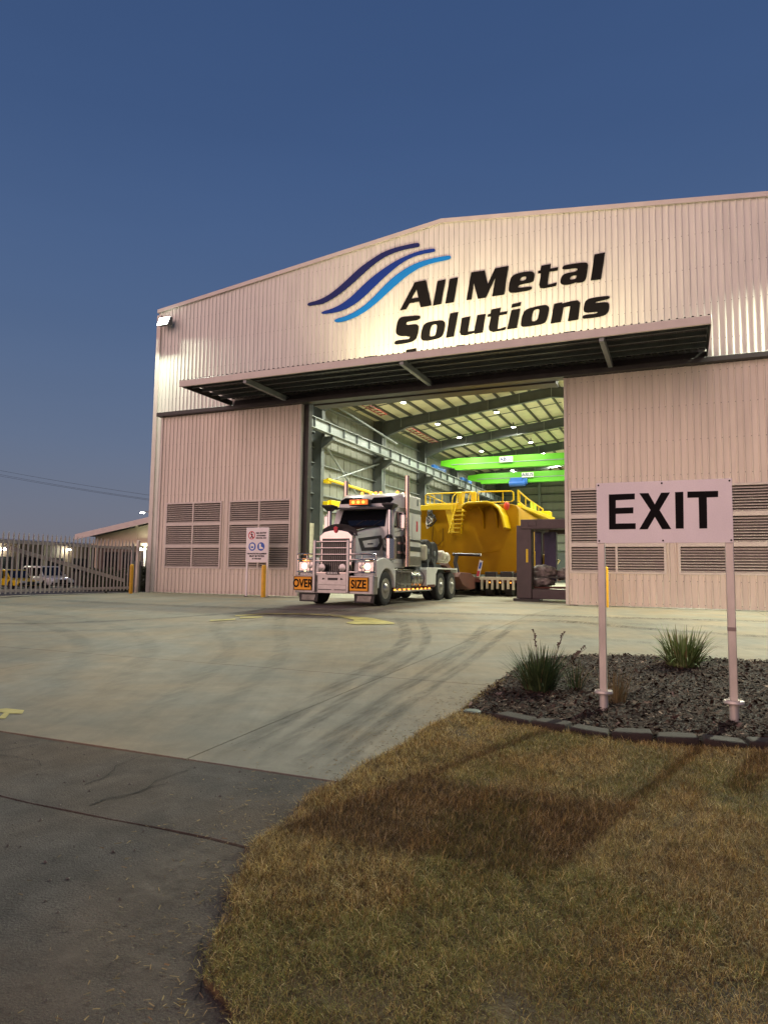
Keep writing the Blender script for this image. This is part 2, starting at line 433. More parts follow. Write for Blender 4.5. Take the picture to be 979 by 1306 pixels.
TM = [([(-3.25, -18.9), (-3.75, -16.1), (-4.5, -12), (-6.2, -8)], .30, m_t1), ([(-2.95, -18.9), (-3.42, -16.1), (-4.1, -12), (-5.7, -8)], .22, m_t1),
      ([(-2.62, -18.9), (-2.92, -16.5), (-3.3, -12.5), (-4.0, -8)], .3, m_t1), ([(-2.36, -18.9), (-2.65, -16.5), (-2.95, -12.5), (-3.4, -8)], .22, m_t1),
      ([(-3.9, -18.9), (-5.5, -14.5), (-8, -10.5), (-10.4, -6.4)], .34, m_t2), ([(-4.4, -18.9), (-6.6, -14.2), (-9.4, -10.8), (-11.0, -6.2)], .34, m_t2),
      ([(-5.2, -18.5), (-8.5, -13.9), (-13, -11.2), (-18, -10)], .4, m_t2), ([(-6.0, -18.3), (-9.5, -14.4), (-14, -12), (-19, -11)], .4, m_t2),
      ([(-10.4, -6), (-10.7, -9), (-13, -12.4), (-18, -14)], .4, m_t1), ([(-8.4, -6), (-8.8, -9.4), (-11, -13), (-16, -15.5)], .4, m_t2),
      ([(-21, -8.6), (-14, -9.4), (-8, -8.8), (-2, -7.4), (4, -7)], .6, m_t2), ([(-20, -6.9), (-14, -7.3), (-8, -6.8), (-1, -5.8), (4, -5)], .7, m_t1),
      ([(-3, -7), (0, -8.4), (4, -9)], .5, m_t1), ([(-2.6, -10), (.5, -10.6), (4, -10.4)], .4, m_t2)]
for i, (p, w, mt) in enumerate(TM): tyre_mark(p, w, mt, .003 + .0006 * i)

# washed-down soil lying over the asphalt by the lawn edge
m_film = tyre_mat('soil_film', .9); m_film.node_tree.nodes['Principled BSDF'].inputs['Base Color'].default_value = (.135, .088, .060, 1)
m_film.node_tree.nodes['Mapping'].inputs['Scale'].default_value = (1.6, 1.6, 1)
def soil_patch(cx, cy, rx, ry, dz):
    vs, fs, ed = [(cx, cy, gz(cx, cy) + dz)], [], [1.0]
    for k in range(1, 7):
        for i in range(32):
            a = 2 * math.pi * i / 32; x, y = cx + rx * k / 6 * math.cos(a), cy + ry * k / 6 * math.sin(a)
            vs.append((x, y, gz(x, y) + dz)); ed.append(1 - (k / 6) ** 1.5)
            j = (i + 1) % 32
            if k == 1: fs.append((0, 1 + i, 1 + j))
            else: fs.append((1 + (k - 2) * 32 + i, 1 + (k - 1) * 32 + i, 1 + (k - 1) * 32 + j, 1 + (k - 2) * 32 + j))
    me = bpy.data.meshes.new('soil_patch'); me.from_pydata(vs, [], fs)
    at = me.attributes.new('edge', 'FLOAT', 'POINT'); at.data.foreach_set('value', ed)
    me.materials.append(m_film); structure(link('soil_patch', me))
soil_patch(-1.95, -21.15, .75, .55, .0005); soil_patch(-2.9, -21.5, .9, .4, .0012); soil_patch(-2.3, -20.5, .35, .5, .0018)

# yellow road paint
m_paint = M('worn_yellow_paint', (.40, .335, .11), .7, 0, .35, 3, bump=.1, bscale=90)
def chaikin_pre(p):
    o = []
    for a, b_ in zip(p, p[1:] + p[:1]): o += [(a[0] * .75 + b_[0] * .25, a[1] * .75 + b_[1] * .25), (a[0] * .25 + b_[0] * .75, a[1] * .25 + b_[1] * .75)]
    return o
def paint(poly, dz): o = gsheet('yellow_marking', poly, m_paint, dz); structure(o)
paint(chaikin_pre([(-7.98, -7.89), (-7.36, -8.18), (-6.81, -8.36), (-6.25, -8.82), (-5.68, -9.35), (-6.05, -9.63), (-6.47, -9.81), (-6.88, -9.64), (-6.83, -9.06), (-7.36, -8.6), (-7.97, -8.33)]), .012)
paint([(-7.985, -7.90), (-7.975, -8.32), (-8.82, -8.32), (-9.57, -8.57), (-9.99, -9.31), (-10.15, -9.09), (-9.76, -8.28), (-9.02, -7.98)], .013)
paint([(-10.01, -10.25), (-9.64, -9.79), (-9.48, -10.02), (-9.79, -10.54)], .012)
paint([(-9.77, -9.43), (-9.38, -9.05), (-9.21, -9.3), (-9.56, -9.72)], .012)
paint([(-6.34, -18.37), (-6.3, -18.32), (-6.06, -18.31), (-5.95, -18.42), (-6.06, -18.46), (-6.30, -18.47)], .006)
paint([(-6.07, -18.465), (-5.93, -18.62), (-5.99, -18.66), (-6.14, -18.468)], .006)

# ------------------------------------------------------------------ the workshop building
ws = thing('workshop_building', 'large cream corrugated workshop with gable front and lit open doorway', 'workshop', (-8.03, .3, 0))
XL, XR, XM, ZE, ZR, YB = -21.5, 5.45, -8.03, 12.67, 14.26, 62.0
def roofz(x): return ZE + (ZR - ZE) * ((x - XL) / (XM - XL) if x < XM else (XR - x) / (XR - XM))

def corr_xs(x0, x1, per=.2):
    xs = {x0, x1}; k = math.floor(x0 / per) - 1
    while k * per < x1 + per:
        for d in (0, .016, .05, .066):
            x = k * per + d
            if x0 < x < x1: xs.add(x)
        k += 1
    return sorted(xs)
def corr_y(x, per=.2, dep=.03):
    t = (x / per - math.floor(x / per + 1e-9)) * per
    if t < .016: return -dep * t / .016
    if t < .05: return -dep
    if t < .066: return -dep * (.066 - t) / .016
    return 0
def corr(name, x0, x1, z0, z1, y, mat, parent, extra=()):
    xs = sorted(set(corr_xs(x0, x1)) | {e for e in extra if x0 < e < x1})
    top = z1 if callable(z1) else (lambda x: z1)
    b = B(); vs = []
    for x in xs:
        yy = y + corr_y(x); vs += [(x, yy, z0), (x, yy, top(x))]
    fs = [(2 * i, 2 * i + 2, 2 * i + 3, 2 * i + 1) for i in range(len(xs) - 1)]
    me = bpy.data.meshes.new(name); me.from_pydata(vs, [], fs); me.materials.append(mat)
    return link(name, me, parent)

corr('gable_cladding', XL, XR, 7.72, lambda x: roofz(x) - .02, .3, m_clad, ws, (XM,))
corr('wall_cladding', XL, -20.4, 0.01, 7.72, .3, m_clad, ws)
corr('wall_cladding', 3.2, XR, 0.01, 7.72, .3, m_clad, ws)
for a, b_ in ((XL - .04, XM), (XM, XR + .04)):
    q = B(); q.loft([[(x, .20, roofz(x) - .08), (x, .20, roofz(x) + .08), (x, .62, roofz(x) + .08), (x, .62, roofz(x) - .02)] for x in (a, b_)])
    q.obj('barge_capping', m_trim, ws)
for x in (XL, XR):
    s = -1 if x == XL else 1
    q = B(); q.box(min(x - s * .16, x + s * .05), max(x - s * .16, x + s * .05), .21, .34, 0, ZE - .2); q.obj('corner_flashing', m_trim, ws)
    q = B(); q.box(min(x, x + s * .03), max(x, x + s * .03), .345, YB, 0, ZE); q.obj('side_wall', m_inwall, ws)
# inner skin of the gable (seen only from inside)
q = B(); q.plate([(XL, 7.9), (XR, 7.9), (XR, ZE - .1), (XM, ZR - .1), (XL, ZE - .1)], None, .42, .46); q.obj('gable_lining', m_grey_d, ws)
# roof: two lined slopes
for a, b_ in ((XL - .1, XM), (XM, XR + .1)):
    q = B(); q.loft([[(x, .36, roofz(x) - .05), (x, YB, roofz(x) - .05), (x, YB, roofz(x) + .05), (x, .36, roofz(x) + .05)] for x in (a, b_)])
    q.obj('roof', m_roofin, ws)
# purlins (one mesh each side shared)
for side in (-1, 1):
    q = B(); q.box(-.04, .04, .5, YB - .1, -.28, -.06); src = None
    for k in range(12):
        x = XM + side * (.45 + k * 1.12); z = roofz(x)
        if src is None:
            src = q.obj('purlin', m_galv, ws); src.location = Vector(src.location) + Vector((x, 0, z)); x0, z0 = x, z
        else: copy_part(src, ws, (x - x0, 0, z - z0))
# bridging between purlins
first = None
for k in range(14):
    y = 2.6 + k * 4.4
    for a, b_ in ((XL + .2, XM - .1), (XM + .1, XR - .2)):
        q = B(); q.loft([[(x, y - .025, roofz(x) - .20), (x, y + .025, roofz(x) - .20), (x, y + .025, roofz(x) - .15), (x, y - .025, roofz(x) - .15)] for x in (a, b_)])
        q.obj('bridging', m_galv, ws)

def isec(c, w, d, tw=.03, tf=.035):
    """I profile around c in its own plane: w flange width, d depth"""
    return [(-w / 2, -d / 2), (w / 2, -d / 2), (w / 2, -d / 2 + tf), (tw / 2, -d / 2 + tf), (tw / 2, d / 2 - tf), (w / 2, d / 2 - tf), (w / 2, d / 2), (-w / 2, d / 2), (-w / 2, d / 2 - tf), (-tw / 2, d / 2 - tf), (-tw / 2, -d / 2 + tf), (-w / 2, -d / 2 + tf)]

PORT = [5.0, 14.5, 24.0, 33.5, 43.0, 52.5, 61.6]
cols, rafs = None, None
for k, y in enumerate(PORT):
    if k == 0:
        cs = []
        for xc in (XL + .42, XR - .42):
            q = B(); q.loft([[(xc + b_, y + a, z) for a, b_ in isec(0, .40, .75)] for z in (0, ZE - .1)]); cs.append(q.obj('column', m_grey_d, ws))
            s = 1 if xc < XM else -1
            br = B(); br.prism([(xc + s * .37, 8.75), (xc + s * .37, 9.5), (xc + s * 1.15, 9.5), (xc + s * 1.15, 9.3)], 'y', y - .16, y + .16)
            cs.append(br.obj('corbel', m_grey_d, ws))
        # rafter: haunched I section following the roof
        st = []
        for x, dp in ((XL + .8, 1.25), (XL + 2.9, .78), (XM, .72), (XR - 2.9, .78), (XR - .8, 1.25)):
            zt = roofz(x) - .30
            prof_ = isec(0, .30, dp)
            st.append([(x, y + a, zt - dp / 2 + b_) for a, b_ in prof_])
        q = B(); q.loft(st); cs.append(q.obj('rafter', m_grey_d, ws))
        # web stiffeners that read as pale ticks along the rafter
        for i in range(-5, 6):
            x = XM + i * 2.24
            q = B(); q.box(x - .02, x + .02, y - .14, y + .14, roofz(x) - .97, roofz(x) - .335); cs.append(q.obj('stiffener', m_grey, ws))
        src = cs
    else:
        for o in src: copy_part(o, ws, (0, y - PORT[0], 0))
# girts on the long left wall and the back wall
g0 = None
for z in [1.0 + .98 * i for i in range(12)]:
    q = B(); q.box(XL + .03, XL + .22, .5, YB - .05, z, z + .07)
    q.obj('girt', m_grey, ws)
q = B(); q.box(XL, XR, YB, YB + .05, 0, ZE); q.obj('back_wall', m_inwall, ws)
q = B(); q.plate([(XL, ZE), (XR, ZE), (XM, ZR)], None, YB, YB + .05); q.obj('back_gable', m_inwall, ws)
for z in [.8 + 1.0 * i for i in range(12)]:
    q = B(); q.box(XL + .3, XR - .3, YB - .2, YB - .02, z, z + .09); q.obj('girt', m_grey_d, ws)
for x in (-16, -12.2, -8.2, -4.2, 0):
    q = B(); q.box(x - .15, x + .15, YB - .45, YB - .21, 0, roofz(x) - .4); q.obj('end_post', m_grey, ws)
q = B(); q.tube([(-12.2, YB - .3, 5.4), (-8.2, YB - .3, 9.2)], .06); q.obj('wall_brace', m_grey, ws)
q = B(); q.tube([(-12.2, YB - .36, 9.2), (-8.2, YB - .36, 5.4)], .06); q.obj('wall_brace', m_grey, ws)
q = B(); q.box(-20.9, 4.9, YB - .55, YB - .5, 0, 3.6); q.obj('plinth_wall', m_grey_d, ws)
# vertical sheet joints on the left wall: ribs of the lining
b0 = None
for k in range(62):
    y = 1.0 + k
    if b0 is None:
        q = B(); q.box(XL + .002, XL + .03, y, y + .06, 0.05, ZE - .4); b0 = q.obj('sheet_rib', m_inwall, ws)
    else: copy_part(b0, ws, (0, k, 0))
# runway beams with web stiffeners, both sides
for xr in (-20.0, 3.95):
    q = B(); q.loft([[(xr + a, y, 9.87 + b_) for a, b_ in isec(0, .34, .68)] for y in (1.2, YB - .8)])
    rw = q.obj('runway_beam', m_grey, ws)
    f0 = None
    for k in range(30):
        y = 2.2 + 1.95 * k
        if f0 is None:
            q = B(); q.box(xr - .15, xr + .15, y - .02, y + .02, 9.57, 10.17); f0 = q.obj('web_stiffener', m_grey_d, rw)
        else: copy_part(f0, rw, (0, 1.95 * k, 0))
# wall bracing and services in the first bays
for p, q_ in (((-20.9, 14.9, 6.6), (-20.9, 23.7, 9.2)), ((-20.95, 14.9, 9.3), (-20.95, 23.7, 4.4)), ((-20.9, 33.8, 9.3), (-20.9, 42.6, 4.4)), ((-20.7, 14.8, 12.05), (-17.2, 17.4, 12.75)), ((-20.7, 14.8, 12.0), (-19.4, 23.6, 10.6))):
    q = B(); q.tube([p, q_], .07); q.obj('wall_brace', m_grey, ws)
for y in (13.3, 25.2):
    q = B(); q.tube([(-21.1, y, .1), (-21.1, y, 11.8)], .09); q.obj('downpipe', m_grey, ws)
for y0, y1 in ((14.9, 20.4), (24.6, 31.2)):
    for d in (0, .45):
        q = B(); q.box(-19.3 + d, -19.26 + d, y0, y1, 12.02 + d * .12, 12.08 + d * .12); q.obj('red_conduit', m_cond, ws)
    for k in range(9):
        y = y0 + .3 + k * (y1 - y0 - .6) / 8
        q = B(); q.box(-19.22, -18.85, y - .05, y + .05, 12.03, 12.08); q.obj('conduit_rung', m_cond, ws)
# roller door on the left wall
rd = B()
for k in range(16): rd.box(XL + .24, XL + .27 + .01 * (k % 2), 9.0, 16.2, .02 + .25 * k, .265 + .25 * k)
stuff(rd.obj('roller_door', m_cream, ws))
# doorway: jambs, header, track
q = B(); q.box(-13.80, -13.53, .18, .45, 0, 7.9); q.obj('door_jamb', m_dark, ws)
q = B(); q.box(-3.46, -3.2, .28, .55, 0, 7.9); q.obj('door_jamb', m_dark, ws)
q = B(); q.box(-20.95, 3.75, -.24, .26, 7.665, 7.84); q.obj('door_track', m_dark, ws, .015)
q = B(); q.box(-17.0, .88, -.02, .26, 7.845, 8.08); q.obj('header_beam', m_dark, ws)
q = B(); q.box(-13.40, -3.86, .30, .9, 7.62, 8.1); q.obj('lintel_beam', m_dark, ws)

# awning over the doorway
aw = B(); 
xs = corr_xs(-17.35, .88); vs = []
for x in xs:
    yy = corr_y(x); vs += [(x, -3.05, 8.17 - yy), (x, .30, 8.26 - yy)]
me = bpy.data.meshes.new('awning_sheet'); me.from_pydata(vs, [], [(2 * i, 2 * i + 2, 2 * i + 3, 2 * i + 1) for i in range(len(xs) - 1)]); me.materials.append(m_dark)
awn = link('awning', me, ws)
q = B(); q.box(-17.35, .90, -3.06, -2.99, 7.92, 8.165); q.obj('fascia', m_trim, awn, .01)
for x in (-17.33, .86):
    q = B(); q.box(x, x + .035, -2.985, .26, 7.94, 8.16); q.obj('end_plate', m_dark, awn)
for y in (-2.45, -1.85, -1.25, -.65):
    q = B(); q.box(-17.25, .82, y, y + .06, 8.02, 8.155); q.obj('awning_purlin', m_grey_d, awn)
for x in (-14.42, -8.28, -2.0):
    q = B(); q.box(x - .07, x + .07, -2.985, .2, 7.80, 8.0); q.obj('awning_bracket', m_grey, awn, .01)

# company lettering and swooshes on the gable
m_navy = M('navy_vinyl', (.012, .022, .13), .4, 0, .05, 3, spec=.12); m_midb = M('royal_blue_vinyl', (.006, .045, .30), .4, 0, .05, 3, spec=.12); m_sky = M('sky_blue_vinyl', (.006, .24, .70), .4, 0, .05, 3, spec=.12)
def chaikin(p, n):
    for _ in range(n):
        o = []
        for i in range(len(p)):
            a, b_ = p[i], p[(i + 1) % len(p)]
            o += [(a[0] * .78 + b_[0] * .22, a[1] * .78 + b_[1] * .22), (a[0] * .22 + b_[0] * .78, a[1] * .22 + b_[1] * .78)]
        p = o
    return p
GLYPHS=[
([(-8.351,11.015),(-8.176,11.94),(-7.858,11.953),(-8.028,11.032)],None,0),
([(-7.867,11.022),(-7.693,11.945),(-7.376,11.953),(-7.535,11.024)],None,0),
([(-9.686,11.021),(-9.085,12.04),(-8.637,12.052),(-8.408,11.033),(-8.841,11.021),(-8.902,11.256),(-9.293,11.248),(-9.438,11.028)],[(-9.226,11.408),(-9.014,11.759),(-8.942,11.417)],0),
([(-7.05,11.034),(-6.869,12.062),(-6.356,12.045),(-6.253,11.506),(-5.976,12.062),(-5.486,12.068),(-5.646,11.028),(-6.088,11.029),(-5.963,11.716),(-6.315,11.018),(-6.617,11.019),(-6.768,11.634),(-6.858,11.032)],None,0),
([(-4.637,11.181),(-4.672,11.041),(-5.251,11.034),(-5.433,11.058),(-5.489,11.16),(-5.458,11.423),(-5.388,11.635),(-5.257,11.716),(-4.989,11.752),(-4.646,11.73),(-4.549,11.643),(-4.563,11.477),(-4.606,11.317),(-5.128,11.312),(-5.151,11.183)],[(-5.085,11.439),(-5.059,11.532),(-5.007,11.577),(-4.839,11.589),(-4.861,11.429)],1),
([(-4.307,11.875),(-3.98,11.88),(-4.015,11.715),(-3.724,11.723),(-3.754,11.606),(-4.036,11.61),(-4.111,11.141),(-3.783,11.175),(-3.813,11.059),(-4.229,11.037),(-4.363,11.076),(-4.396,11.187),(-4.317,11.604),(-4.435,11.611),(-4.426,11.697),(-4.342,11.714)],None,0),
([(-3.61,11.603),(-3.559,11.747),(-3.314,11.757),(-2.909,11.751),(-2.75,11.715),(-2.719,11.611),(-2.806,11.052),(-3.111,11.046),(-3.098,11.087),(-3.321,11.036),(-3.566,11.05),(-3.668,11.135),(-3.646,11.305),(-3.562,11.426),(-3.398,11.459),(-3.094,11.464),(-3.064,11.593)],[(-3.298,11.326),(-3.095,11.348),(-3.125,11.198),(-3.32,11.196),(-3.344,11.247)],1),
([(-2.646,11.065),(-2.507,11.964),(-2.16,11.974),(-2.311,11.053)],None,0),
([(-9.909,9.696),(-9.876,9.862),(-9.342,9.842),(-9.278,9.866),(-9.269,9.945),(-9.714,10.016),(-9.855,10.143),(-9.828,10.386),(-9.771,10.639),(-9.648,10.75),(-9.425,10.742),(-8.839,10.712),(-8.876,10.539),(-9.374,10.537),(-9.432,10.484),(-9.422,10.397),(-9.03,10.396),(-8.908,10.309),(-8.939,10.033),(-9.015,9.81),(-9.194,9.715),(-9.562,9.691)],None,1),
([(-8.831,9.833),(-8.809,10.063),(-8.738,10.287),(-8.595,10.398),(-8.213,10.41),(-7.953,10.388),(-7.858,10.283),(-7.904,9.991),(-7.973,9.793),(-8.114,9.719),(-8.541,9.68),(-8.772,9.723)],[(-8.504,9.838),(-8.426,10.259),(-8.236,10.288),(-8.174,10.211),(-8.233,9.872),(-8.313,9.827)],1),
([(-7.832,9.706),(-7.673,10.612),(-7.357,10.626),(-7.529,9.722)],None,0),
([(-7.222,10.379),(-6.897,10.393),(-6.992,9.825),(-6.751,9.834),(-6.639,10.401),(-6.324,10.402),(-6.436,9.73),(-6.737,9.715),(-6.737,9.756),(-7.092,9.702),(-7.252,9.737),(-7.303,9.843)],None,0),
([(-6.11,10.538),(-5.761,10.554),(-5.801,10.381),(-5.521,10.395),(-5.552,10.293),(-5.836,10.275),(-5.903,9.772),(-5.566,9.829),(-5.623,9.717),(-6.058,9.694),(-6.2,9.78),(-6.213,9.902),(-6.124,10.284),(-6.257,10.289),(-6.235,10.385),(-6.146,10.386)],None,0),
([(-5.537,9.723),(-5.383,10.41),(-5.072,10.418),(-5.191,9.73)],None,0),
([(-5.391,10.5),(-5.36,10.62),(-5.037,10.656),(-5.071,10.52)],None,0),
([(-5.049,9.812),(-5.018,10.094),(-4.931,10.301),(-4.781,10.39),(-4.233,10.432),(-4.1,10.399),(-4.047,10.283),(-4.112,9.967),(-4.175,9.803),(-4.301,9.755),(-4.827,9.726),(-5.006,9.75)],[(-4.691,9.895),(-4.612,10.299),(-4.422,10.329),(-4.381,10.266),(-4.446,9.97),(-4.509,9.892)],1),
([(-4.01,9.728),(-3.88,10.419),(-3.605,10.434),(-3.613,10.388),(-3.328,10.427),(-3.085,10.429),(-2.998,10.331),(-3.073,9.746),(-3.424,9.734),(-3.329,10.264),(-3.553,10.254),(-3.66,9.741)],None,0),
([(-2.945,9.753),(-2.911,9.884),(-2.476,9.865),(-2.408,9.931),(-2.771,9.941),(-2.878,9.986),(-2.897,10.095),(-2.846,10.342),(-2.726,10.43),(-2.409,10.446),(-2.027,10.43),(-2.052,10.316),(-2.49,10.289),(-2.538,10.233),(-2.178,10.234),(-2.054,10.182),(-2.065,9.932),(-2.145,9.797),(-2.301,9.756),(-2.616,9.737)],None,1),
([(-9.411,9.438),(-9.011,9.455),(-9.043,9.208),(-9.447,9.185)],None,0),
]
SWOOSH=[
('dark',[(-13.77,11.868),(-13.697,11.925),(-13.289,11.958),(-12.851,12.079),(-12.42,12.311),(-11.925,12.65),(-11.436,13.01),(-10.952,13.254),(-10.473,13.463),(-9.998,13.559),(-9.463,13.589),(-8.969,13.594),(-8.902,13.518),(-8.915,13.437),(-8.967,13.415),(-9.461,13.422),(-9.928,13.378),(-10.401,13.255),(-10.878,13.013),(-11.222,12.777),(-11.708,12.43),(-12.129,12.167),(-12.628,11.912),(-13.063,11.777),(-13.581,11.786),(-13.746,11.797)]),
('mid',[(-13.113,11.417),(-13.019,11.47),(-12.62,11.512),(-12.19,11.648),(-11.768,11.88),(-11.352,12.209),(-10.871,12.542),(-10.395,12.8),(-9.924,13.01),(-9.458,13.152),(-8.933,13.25),(-8.318,13.252),(-8.266,13.161),(-8.317,13.107),(-8.866,13.111),(-9.39,13.012),(-9.787,12.825),(-10.188,12.571),(-10.66,12.229),(-11.137,11.849),(-11.551,11.586),(-11.972,11.418),(-12.399,11.335),(-12.907,11.341),(-13.083,11.366)]),
('light',[(-12.514,11.002),(-12.429,11.069),(-12.037,11.113),(-11.615,11.236),(-11.199,11.436),(-10.789,11.731),(-10.317,12.142),(-9.916,12.43),(-9.453,12.659),(-8.994,12.803),(-8.476,12.864),(-7.682,12.868),(-7.65,12.756),(-7.712,12.705),(-8.41,12.683),(-8.927,12.582),(-9.383,12.374),(-9.779,12.119),(-10.178,11.83),(-10.648,11.484),(-11.125,11.199),(-11.541,11.03),(-11.962,10.926),(-12.318,10.909),(-12.477,10.944)]),
]

logo = thing('company_sign', 'company name in heavy black italic letters with three blue swooshes above the awning', 'sign', (-6, .27, 10.5))
for pts, hole, smooth in GLYPHS:
    q = B(); q.plate(chaikin(pts, 2) if smooth else pts, (chaikin(hole, 2) if hole and smooth else hole), .245, .266); q.obj('letter', m_text, logo)
for n_, pts in SWOOSH:
    q = B(); q.plate(chaikin(pts, 2), None, .245, .266); q.obj('swoosh', {'dark': m_navy, 'mid': m_midb, 'light': m_sky}[n_], logo)

# sliding door leaves with louvre banks
def door_leaf(x0, x1, banks, label, loc):
    t = thing('sliding_door', label, 'sliding door', loc, 'sliding doors of the workshop')
    z0, z1, zb, zt = .03, 7.655, 1.06, 3.87
    corr('cladding', x0, x1, z0, zb, 0, m_clad_d, t)
    corr('cladding', x0, x1, zt, z1, 0, m_clad_d, t)
    ed = [x0] + [e for b_ in banks for e in b_] + [x1]
    for a, b_ in zip(ed[0::2], ed[1::2]): corr('cladding', a, b_, zb, zt, 0, m_clad_d, t)
    for a in (x0, x1 - .06):
        q = B(); q.box(a - .02, a + .08, -.055, .16, z0, z1); q.obj('edge_trim', m_trim, t, .008)
    q = B(); q.box(x0 + .08, x1 - .08, .13, .17, z0, z1); q.obj('void_sheet', m_void, t)  # dark sheet stands in for the shade between the slats
    fr0 = None
    for a, b_ in banks:
        w = b_ - a; bw = (w - .07 * 2 - .07) / 2
        holes = []
        for r in range(3):
            zz = zb + .07 + r * .935
            for c_ in range(2):
                xx = a + .07 + c_ * (bw + .07); holes.append((xx, xx + bw, zz, zz + .80))
        fr = B(); out = [(a, zb), (b_, zb), (b_, zt), (a, zt)]
        loops = [out] + [[(h[0], h[2]), (h[1], h[2]), (h[1], h[3]), (h[0], h[3])] for h in holes]
        flat = [p for l in loops for p in l]; n = len(flat)
        tris = tessellate_polygon([[Vector((p[0], p[1], 0)) for p in l] for l in loops])
        fs = [tuple(q_) for q_ in tris] + [tuple(i + n for i in reversed(q_)) for q_ in tris]
        o = 0
        for l in loops:
            for i in range(4): j = (i + 1) % 4; fs.append((o + i, o + j, n + o + j, n + o + i))
            o += 4
        fr.add([(p[0], -.05, p[1]) for p in flat] + [(p[0], .09, p[1]) for p in flat], fs)
        fo = fr.obj('louvre_frame', m_trim, t)
        for h in holes:
            s0 = None
            for k in range(9):
                dz = .01 + k * .087
                if s0 is None:
                    q = B(); q.prism([(-.035, h[2] + dz), (-.035, h[2] + dz + .022), (.055, h[2] + dz + .062), (.055, h[2] + dz + .05)], 'x', h[0] + .003, h[1] - .003)
                    s0 = q.obj('louvre_slat', m_slat, fo)
                else: copy_part(s0, fo, (0, 0, k * .087))
    return t
door_leaf(-20.8, -13.76, [(-20.38, -17.45), (-17.09, -14.13)], 'cream sliding door leaf with louvre banks standing behind the white safety sign', (-17.3, 0, 0))
door_leaf(-3.52, 3.52, [(-3.41, -.44), (-.10, 2.87)], 'cream sliding door leaf with louvre banks standing behind the EXIT sign', (0, 0, 0))

# fixing screws along the girt lines (too small to pick apart singly)
def screws(x0, x1, zs, y, parent, ok=lambda x, z: True):
    q = B(); k = math.ceil(x0 / .2)
    while k * .2 < x1 - .05:
        x = k * .2 + .033
        for z in zs:
            if ok(x, z):
                r_ = .011; q.add([(x - r_, y, z - r_), (x + r_, y, z - r_), (x + r_, y, z + r_), (x - r_, y, z + r_), (x, y - .009, z)], [(0, 1, 4), (1, 2, 4), (2, 3, 4), (3, 0, 4)])
        k += 1
    stuff(q.obj('fixing_screws', m_screw, parent))
m_screw = M('screw_heads', (.20, .18, .16), .5, .3, .2, 9)
screws(XL, XR, (8.55, 9.75, 10.95, 12.1, 13.2), .27, ws, lambda x, z: z < roofz(x) - .3)
for t_, a_, b_ in ((bpy.data.objects['sliding_door'], -20.7, -13.85), (bpy.data.objects['sliding_door.001'], -3.4, 3.45)):
    screws(a_, b_, (.12, .85, 4.2, 5.3, 6.4, 7.45), -.03, t_)
# ------------------------------------------------------------------ lamps
def aim(o, d): o.rotation_euler = Vector(d).to_track_quat('-Z', 'Y').to_euler()
def lamp(kind, name, loc, energy, color, parent, d=(0, 0, -1), **kw):
    L = bpy.data.lights.new(name, kind); L.energy = energy; L.color = color
    for k, v in kw.items(): setattr(L, k, v)
    o = bpy.data.objects.new(name, L); C.objects.link(o); o.location = loc; aim(o, d)
    attach(o, parent)
    return o
def floodlight(x, label, sx, pw, off, y, cone):
    t = thing('floodlight', label, 'floodlight', (x, .2, 12.0), 'floodlights at the gable corners')
    z = 12.0
    q = B(); q.tube([(x, .27, z + .12), (x, y + .26, z + .12), (x, y + .08, z + .02)], .025); q.obj('bracket', m_grey_d, t)
    q = B(); q.prism([(y + .16, z - .16), (y + .20, z + .20), (y + .04, z + .20), (y - .12, z - .20)], 'x', x - .30, x + .30); q.obj('housing', m_grey_d, t, .01)
    q = B(); q.loft([[(x - .27, y - .122 - o, z - .175 + o * .4), (x + .27, y - .122 - o, z - .175 + o * .4), (x + .27, y + .022 - o, z + .18 + o * .4), (x - .27, y + .022 - o, z + .18 + o * .4)] for o in (0, .012)]); q.obj('lens', m_floodlens, t)
    if cone < 0: lamp('AREA', 'flood_beam', (x, y - .16, z - .01), FLOOD_W * pw * .25, (.90, 1.0, .80), t, (sx, -.80, -.60), shape='RECTANGLE', size=.5, size_y=.34)
    else: lamp('SPOT', 'flood_beam', (x, y - off, z - .08), FLOOD_W * pw, (.96, 1.0, .76), t, (sx, -.86, -.62), spot_size=R(cone), spot_blend=.5, shadow_soft_size=.14)
floodlight(-20.85, 'glaring floodlight high on the gable corner above the palisade gate', -.02, .52, .16, -.10, -1)
floodlight(4.95, 'floodlight high on the gable corner beyond the EXIT sign', -.22, 1.5, .16, -.20, 146)
def logo_flood(x, e, where):
    t = thing('sign_uplight', 'small uplight on the awning roof below the %s' % where, 'uplight', (x, -2.3, 8.2), 'uplights on the awning')
    q = B(); q.box(x - .15, x + .15, -2.55, -2.35, 8.24, 8.38); q.obj('housing', m_grey_d, t, .01)
    q = B(); q.box(x - .02, x + .02, -2.5, -2.4, 8.19, 8.24); q.obj('foot', m_grey_d, t)
    lamp('SPOT', 'uplight_beam', (x, -2.3, 8.42), e, (1.0, .86, .52), t, (0, 2.3, 1.9), spot_size=R(140), spot_blend=.9, shadow_soft_size=.12)
logo_flood(-9.6, LOGO_W * .52, 'first letters of the company name'); logo_flood(-6.4, LOGO_W * .45, 'middle letters of the company name'); logo_flood(-3.0, LOGO_W * .28, 'last letters of the company name')
ROWS = {-17.15: 'left wall row', -12.5: 'left middle row', -3.6: 'right middle row', 1.1: 'right wall row'}
ORD = ['first', 'second', 'third', 'fourth', 'fifth', 'sixth', 'seventh', 'last']
